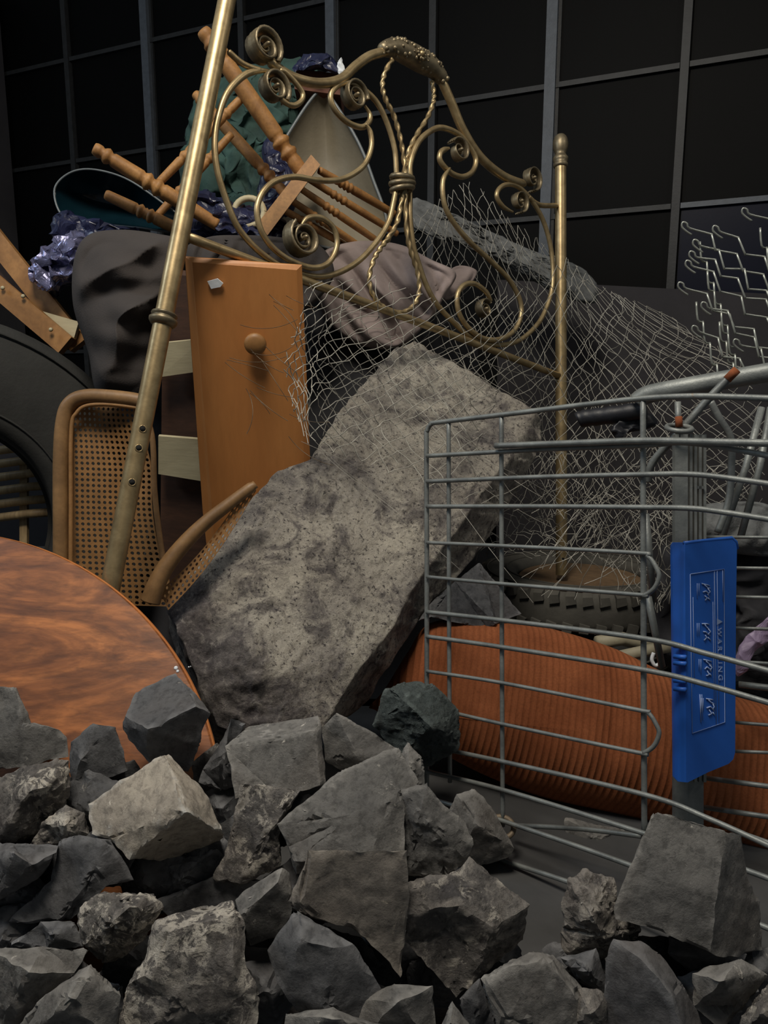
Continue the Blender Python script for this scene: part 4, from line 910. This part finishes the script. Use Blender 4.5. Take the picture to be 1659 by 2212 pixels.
# inner post of flat bars, second wire side behind
def strip(x0, x1, y0, y1, d, th, mat='cart', name='flat_bar', dx=0):
    q = [P(x0, y0, d), P(x1, y0, d), P(x1+dx, y1, d), P(x0+dx, y1, d)]
    return obj(name, *prism(q, [p+FW*th for p in q]), mat, CT, False)
strip(1458, 1486, 938, 1770, 1.24, .012)
for k in range(4): strip(1490+k*10, 1496+k*10, 938, 1690, 1.25+.006*k, .012)
strip(1484, 1522, 1050, 1056, 1.262, .02); strip(1484, 1522, 940, 946, 1.262, .02)
strip(1478, 1520, 1660, 1790, 1.275, .03, 'cart')
obj('rust_spot', *tube([P(1466, 900, 1.236), P(1467, 922, 1.235)], .006, 6), 'rust', CT)
obj('upright_wire', *tube([P(1464, 868, 1.245), P(1466, 945, 1.245)], .0055, 8), 'cart', CT)
for k, y in enumerate((1160, 1226, 1288, 1355, 1424, 1555, 1620, 1680, 1744)):
    sl = (1, 2, 3, 4, 10, 12, 6, 20, 22)[k]
    obj('far_wire', *tube([P(1522, y, 1.31), P(1700, y+sl*1.2, 1.22)], .0030 if y < 1650 else .0045, 7), 'cart', CT)
obj('far_wire', *tube([P(1596, 1478, 1.34), P(1700, 1490, 1.3)], .006, 7), 'cart', CT)
for (x0, y0, x1, y1) in ((1400, 1290, 1430, 1440), (1395, 1110, 1412, 1300)): obj('side_strut', *tube([P(x0, y0, 1.3), P(x1, y1, 1.32)], .0065, 8), 'cart', CT)
# handle
hd = [(1375, 868, 1.34), (1400, 852, 1.33), (1470, 838, 1.30), (1560, 822, 1.27), (1700, 798, 1.22)]
obj('handle_tube', *tube(catmull([P(*q) for q in hd], 6), .0165, 16), 'cart', CT)
gp = catmull([P(x, y, d) for x, y, d in ((1248, 909, 1.41), (1262, 904, 1.405), (1320, 897, 1.38), (1395, 886, 1.35))], 6)
obj('foam_grip', *tube(gp, lambda t: .0165*(.75+.25*ss(0, .1, t))+.001*math.sin(t*40), 14), 'grip', CT)
obj('torn_foam', *puff([(1320, 925), (1345, 905), (1400, 890), (1420, 915), (1390, 930), (1350, 938), (1335, 955), (1325, 940)], 1.37, .01, .012, 4, 8, None, 2, fine=.006, fscale=60), 'grip', CT)
obj('brace_rod', *tube(catmull([P(x, y, d) for x, y, d in ((1590, 800, 1.225), (1530, 862, 1.24), (1470, 930, 1.26), (1420, 985, 1.29), (1404, 1012, 1.3), (1400, 1040, 1.31))], 6), .0068, 9), 'cart', CT)
obj('rust_end', *tube([P(1592, 798, 1.222), P(1570, 820, 1.229)], .0074, 9), 'rust', CT)
obj('brace_rod', *tube(catmull([P(x, y, 1.36) for x, y in ((1535, 868), (1555, 905), (1578, 945), (1580, 1000), (1574, 1080), (1550, 1150))], 6), .0065, 9), 'cart', CT)
for x0, x1 in ((1645, 1560), (1665, 1600)): obj('brace_rod', *tube([P(x0, 880, 1.42), P((x0+x1)/2+8, 1010, 1.42), P(x1, 1160, 1.42)], .007, 8), 'cart', CT)
wr = [P(1467, 925, 1.24)+Vector((math.cos(a)*.02, math.sin(a)*.02, .004*math.sin(a))) for a in [2*math.pi*k/18 for k in range(19)]]
obj('bracket_ring', *tube(wr, .0045, 7, caps=False), 'cart', CT)

# ------------------------------------------------------------------ blue flap with print
BF = thing('blue_seat_flap', 'blue plastic child-seat flap with white warning print hanging in the cart', 'flap', P(1460, 1688, 1.19))
bdp = lambda x: 1.165+(x-1478)*.00045 if x > 1478 else 1.165+(1478-x)*.0012
def bplate(poly, th, off=0): 
    f = [P(x, y, bdp(x)-off) for x, y in poly]; return prism(f, [p+FW*th for p in f])
obj('flap_panel', *bplate([(1480, 1172), (1560, 1163), (1580, 1162), (1588, 1168), (1592, 1182), (1590, 1300), (1588, 1625), (1584, 1640), (1574, 1650), (1530, 1668), (1486, 1690), (1482, 1690)], .005), 'blue', BF, False)
obj('hinge_strip', *bplate([(1452, 1180), (1456, 1172), (1480, 1172), (1482, 1690), (1464, 1688), (1457, 1680)], .008), 'blue', BF, False)
obj('top_lip', *tube([P(x, y, bdp(x)+.003) for x, y in ((1478, 1173), (1520, 1168), (1580, 1162), (1589, 1170), (1592, 1186))], .0032, 6), 'blue', BF)
for y in (1395, 1418, 1432, 1470, 1488): obj('clip_rib', *tube([P(1456, y, 1.178), P(1482, y+2, 1.162)], .004, 6), 'blue', BF)
PR = []
def pline(pts, wpx=1.6, off=.0012): 
    p = [P(x, y, bdp(x)-off) for x, y in pts]; return tube(p, wpx*.5*1.18/F, 4)
lines = [pline([(1492, 1240), (1564, 1229), (1566, 1560), (1495, 1584), (1491, 1240)]), pline([(1543, 1234), (1547, 1565)], 1.2), pline([(1549, 1233), (1553, 1562)], 1.2), pline([(1540, 1300), (1543, 1540)], 1.2), pline([(1497, 1290), (1500, 1480)], 1.0), pline([(1561, 1232), (1562, 1300)], 1.4), pline([(1512, 1500), (1514, 1560)], 2.4), pline([(1516, 1500), (1518, 1556)], 1.4)]
obj('printed_frame', *join(*lines), 'print', BF)
rp = random.Random(5)
for (cx, cy) in ((1524, 1276), (1524, 1362), (1528, 1440), (1533, 1524)):
    parts = []
    base = [[(-8, -16), (2, -14), (8, -12)], [(-2, -14), (4, -6), (9, -4)], [(4, -6), (10, 2), (6, 8), (9, 12)], [(-6, 4), (0, 2), (6, 8)], [(0, 10), (4, 16), (-2, 20)], [(6, 14), (10, 20)]]
    for s in base: parts.append(pline([(cx+x+rp.uniform(-1.5, 1.5), cy+y+rp.uniform(-1.5, 1.5)) for x, y in s], 3.2, .0014))
    obj('pictogram', *join(*parts), 'print', BF)
    tl = [pline([(cx-14-k*4, cy-16), (cx-14-k*4, cy+14+rp.uniform(-6, 4))], 1.2) for k in range(2)]
    obj('small_print', *join(*tl), 'print', BF)
fc = bpy.data.curves.new('warning_text', 'FONT'); fc.body = 'WARNING'; fc.size = .0135; fc.extrude = .0003; fc.align_x = 'LEFT'; fc.space_character = 1.5
tmp = bpy.data.objects.new('warning_text', fc); C.objects.link(tmp); dg = bpy.context.evaluated_depsgraph_get()
me = bpy.data.meshes.new_from_object(tmp.evaluated_get(dg)); bpy.data.objects.remove(tmp)
ex = (P(1556, 1500, bdp(1556))-P(1553, 1350, bdp(1553))).normalized(); ey = (P(1570, 1400, bdp(1570))-P(1545, 1400, bdp(1545))).normalized(); ez = ex.cross(ey).normalized()
og = P(1550, 1356, bdp(1550)-.002); TV = [og+ex*v.co.x+ey*v.co.y+ez*v.co.z for v in me.vertices]
obj('warning_text', TV, [list(p.vertices) for p in me.polygons], 'print', BF, False)
obj('warning_triangle', *bplate([(1549, 1336), (1549, 1350), (1561, 1343)], .001, .002), 'print', BF, False)

# ------------------------------------------------------------------ wire netting
def surf(rows):
    R = len(rows); K = len(rows[0])
    def f(u, v):
        u = max(0, min(K-1-1e-6, u*(K-1))); v = max(0, min(R-1-1e-6, v*(R-1))); i, j = int(u), int(v); a, b = u-i, v-j
        a = a*a*(3-2*a)*.4+a*.6
        L = lambda p, q, t: tuple(x+(y-x)*t for x, y in zip(p, q))
        return L(L(rows[j][i], rows[j][i+1], a), L(rows[j+1][i], rows[j+1][i+1], a), b)
    return f
def net(rows, nu, nv, r, wob, dw, seed, gap=.1, skew=0.0):
    f = surf(rows); rn = random.Random(seed); parts = []
    for fam in (1, -1):
        for k in range(-nv, nu+nv+1):
            jig = rn.uniform(-.18, .18); pts = []; ph = rn.uniform(0, 50)
            t = 0.0; segs = []
            while t <= nv:
                u = k+fam*t+jig+.12*noise.noise(Vector((t*.9, ph, 0)))*fam; v = t
                uu, vv = u/nu, v/nv
                if 0 <= uu <= 1:
                    x, y, d = f(uu, vv)
                    q = Vector((uu*9+seed, vv*9, 0)); nz = noise.noise_vector(q); n2 = noise.noise_vector(Vector((uu*34, vv*34, seed+ph*.3)))
                    segs.append(P(x+nz.x*wob*1.5+n2.x*wob*.55, y+nz.y*wob*1.5+n2.y*wob*.55, d+nz.z*dw+n2.z*dw*.4))
                else:
                    if len(segs) > 4: parts.append(segs)
                    segs = []
                t += .25
            if len(segs) > 4: parts.append(segs)
    out = []
    for s in parts:
        a, b = 0, len(s)
        if rn.random() < gap: a = rn.randint(0, max(0, b//3))
        if rn.random() < gap: b -= rn.randint(0, max(0, b//3))
        if b-a > 4: out.append(tube(s[a:b], r, 3, caps=False))
    return join(*out)
NW = thing('wire_netting', 'tangled galvanised wire netting draped over the slab, headboard and heap', 'netting', P(1200, 1320, 2.0))
A_ = [[(668, 612, 1.47), (800, 600, 1.70), (930, 640, 1.80), (1080, 640, 2.0), (1230, 560, 2.24), (1330, 640, 2.30), (1450, 700, 2.3)],
      [(640, 700, 1.50), (700, 730, 1.56), (860, 770, 1.76), (1020, 790, 1.92), (1220, 790, 2.26), (1400, 770, 2.25), (1640, 800, 2.1)],
      [(615, 800, 1.50), (670, 830, 1.52), (820, 900, 1.66), (1000, 920, 1.80), (1210, 960, 2.2), (1400, 950, 2.15), (1659, 960, 2.0)],
      [(640, 900, 1.50), (670, 965, 1.47), (800, 1000, 1.58), (980, 1080, 1.62), (1190, 1120, 2.0), (1380, 1120, 1.95), (1600, 1120, 1.9)]]
obj('front_layer', *net(A_, 27, 11, .0011, 8, .025, 3, .3), 'wire', NW)
B_ = [[(890, 470, 2.3), (960, 430, 2.35), (1010, 385, 2.38), (1110, 480, 2.42), (1200, 540, 2.48), (1330, 640, 2.5), (1450, 690, 2.45)],
      [(880, 600, 2.2), (980, 600, 2.25), (1080, 620, 2.35), (1180, 680, 2.45), (1290, 740, 2.5), (1420, 780, 2.4), (1620, 790, 2.3)],
      [(690, 700, 1.9), (900, 760, 2.1), (1060, 830, 2.2), (1180, 880, 2.42), (1300, 920, 2.4), (1440, 950, 2.3), (1659, 960, 2.2)],
      [(690, 960, 1.75), (900, 830, 2.1), (1080, 1050, 2.25), (1180, 1150, 2.38), (1300, 1180, 2.35), (1420, 1190, 2.2), (1640, 1150, 2.1)]]
obj('back_layer', *net(B_, 29, 14, .0011, 9, .035, 11, .2), 'wire', NW)
C_ = [[(1060, 1000, 2.1), (1180, 960, 2.22), (1300, 960, 2.2), (1420, 960, 2.0), (1640, 940, 1.9)],
      [(1010, 1110, 1.95), (1160, 1100, 2.15), (1300, 1090, 2.1), (1430, 1100, 1.9), (1600, 1090, 1.85)],
      [(1040, 1210, 1.92), (1180, 1200, 2.05), (1310, 1240, 2.0), (1410, 1330, 1.85), (1450, 1260, 1.8)]]
obj('tangled_layer', *net(C_, 24, 11, .0010, 16, .06, 21, .4), 'wire', NW)
rn = random.Random(12); ls = []
for k in range(18):      # loose broken ends over the drawer front
    x, y = rn.choice(((490, 785), (520, 700), (540, 840), (600, 650), (560, 760), (620, 880), (640, 930)))
    x += rn.uniform(-20, 20); y += rn.uniform(-15, 15); a = rn.uniform(.1, 1.1); L = rn.uniform(60, 150); cv0 = rn.uniform(-.012, .012); p = []
    for j in range(9): p.append(P(x, y, 1.49+.006*math.sin(j))); x += math.cos(a)*L/8; y += math.sin(a)*L/8; a += cv0*L/8
    ls.append(tube(p, .0007, 3, caps=False))
obj('loose_ends', *join(*ls), 'wire_rusty', NW)
ls = []
for k in range(24):      # long single strands lying down over the slab
    x = rn.uniform(640, 1000); y = rn.uniform(700, 1000); L = rn.uniform(180, 420); a = rn.uniform(.3, .95); p = []
    for j in range(13): p.append(P(x, y, sld(x, y)-.03-.012*math.sin(j*.6+k))); x += math.cos(a)*L/12; y += math.sin(a)*L/12; a += rn.uniform(-.06, .06)
    ls.append(tube(p, .0006, 3, caps=False))
obj('loose_strands', *join(*ls), 'wire', NW)
# hanging end of netting by the cart
ls = []
for k in range(34):
    x = rn.uniform(1270, 1430); y = rn.uniform(1050, 1180); a = rn.choice((.75, 2.3))+rn.uniform(-.3, .3); L = rn.uniform(120, 220); p = []
    for j in range(9): p.append(P(x, min(y, 1345), 1.72+.02*math.sin(j+k))); x += math.cos(a)*L/8; y += math.sin(a)*L/8; a += rn.uniform(-.2, .2)
    ls.append(tube(p, .0009, 3, caps=False))
obj('hanging_end', *join(*ls), 'wire', NW)

# ------------------------------------------------------------------ chain-link scrap
CL = thing('chain_link_scrap', 'torn scrap of chain-link fence with open loops above the cart handle', 'fence scrap', P(1640, 830, 1.75))
ax_, bx_ = (44, 7), (13, 40)
starts = [(1608, 462), (1545, 500), (1478, 492), (1502, 530), (1494, 555), (1486, 575), (1470, 622), (1520, 665), (1500, 716), (1590, 745)]
for k, (sx, sy) in enumerate(starts):
    p = [(sx+16, sy+15, .006), (sx+5, sy+8, .003), (sx-5, sy-2, 0), (sx-3, sy-12, -.004), (sx+6, sy-9, -.004), (sx+12, sy+1, 0)]
    x, y = sx+12, sy+4; rk = random.Random(k)
    for s in range(9):
        if x > 1730 or y > 830: break
        x += ax_[0]*rk.uniform(.85, 1.1); y += ax_[1]*rk.uniform(.2, 1.5); p.append((x-4, y-1, .004)); p.append((x, y+3, -.004))
        x += bx_[0]*rk.uniform(.6, 1.2); y += bx_[1]*rk.uniform(.85, 1.1); p.append((x-1, y-3, -.004)); p.append((x+3, y, .004))
    obj('link_wire', *tube(catmull([P(a, b, 1.80+c) for a, b, c in p], 3), .0024, 7), 'link', CL)
    if k % 2 == 0 or k > 5:
        p = []; x, y = sx+34, sy+30
        for s in range(5):
            p += [(x, y, -.006), (x+3, y+38, -.002), (x+12, y+44, .006)]; x += 15; y += 46
            if y > 800: break
        if len(p) > 3: obj('link_wire', *tube(catmull([P(a, b, 1.81+c) for a, b, c in p], 3), .0025, 7), 'link', CL)

# ------------------------------------------------------------------ small clutter behind the cart
tag(obj('cream_pipe', *tube([P(1290, 1388, 1.72), P(1345, 1380, 1.74), P(1420, 1402, 1.76)], .016, 10), 'cream_pipe'), 'dirty cream plastic bar lying behind the orange cushion', 'bar')
tag(obj('cream_pipe', *tube([P(1340, 1418, 1.68), P(1400, 1405, 1.7), P(1450, 1396, 1.72)], .014, 10), 'cream_pipe'), 'dirty cream plastic bar with a bent end touching the orange cushion', 'bar')
tag(obj('white_hook', *tube(catmull([P(x, y, 1.6) for x, y in ((1412, 1410), (1408, 1425), (1416, 1438), (1428, 1430))], 5), .004, 7), 'white'), 'small white plastic hook above the orange cushion', 'hook')
tag(obj('mauve_scrap', *puff([(1584, 1440), (1600, 1392), (1640, 1350), (1690, 1310), (1690, 1360), (1640, 1400), (1600, 1460)], 1.45, .01, .015, 6, 12, None, 2, fine=.008, fscale=30), 'purple', smooth=False), 'mauve plastic scrap sticking out behind the blue flap', 'scrap')
tag(obj('dark_bag', *puff([(1420, 1200), (1520, 1180), (1700, 1170), (1750, 1300), (1720, 1480), (1560, 1490), (1430, 1420)], 1.95, .08, .1, 8, 30, None, 2.2, fine=.03, fscale=14), 'tarp'), 'black crumpled rubbish bag behind the blue flap', 'bag')
tag(obj('grey_cloth', *puff([(1500, 1100), (1560, 1085), (1660, 1090), (1720, 1150), (1690, 1200), (1560, 1190), (1510, 1150)], 1.85, .05, .08, 8, 20, folds(.03, .01, .4, 4.4), 2.2), 'gauze'), 'pale grey cloth heap behind the cart struts', 'cloth')
tag(obj('navy_board', *slabpoly([(1020, 1660), (1110, 1690), (1330, 1790), (1330, 1840), (1000, 1740)], 1.7, .05), 'bluetarp', smooth=False), 'dark navy board on the floor beneath the orange cushion', 'board')
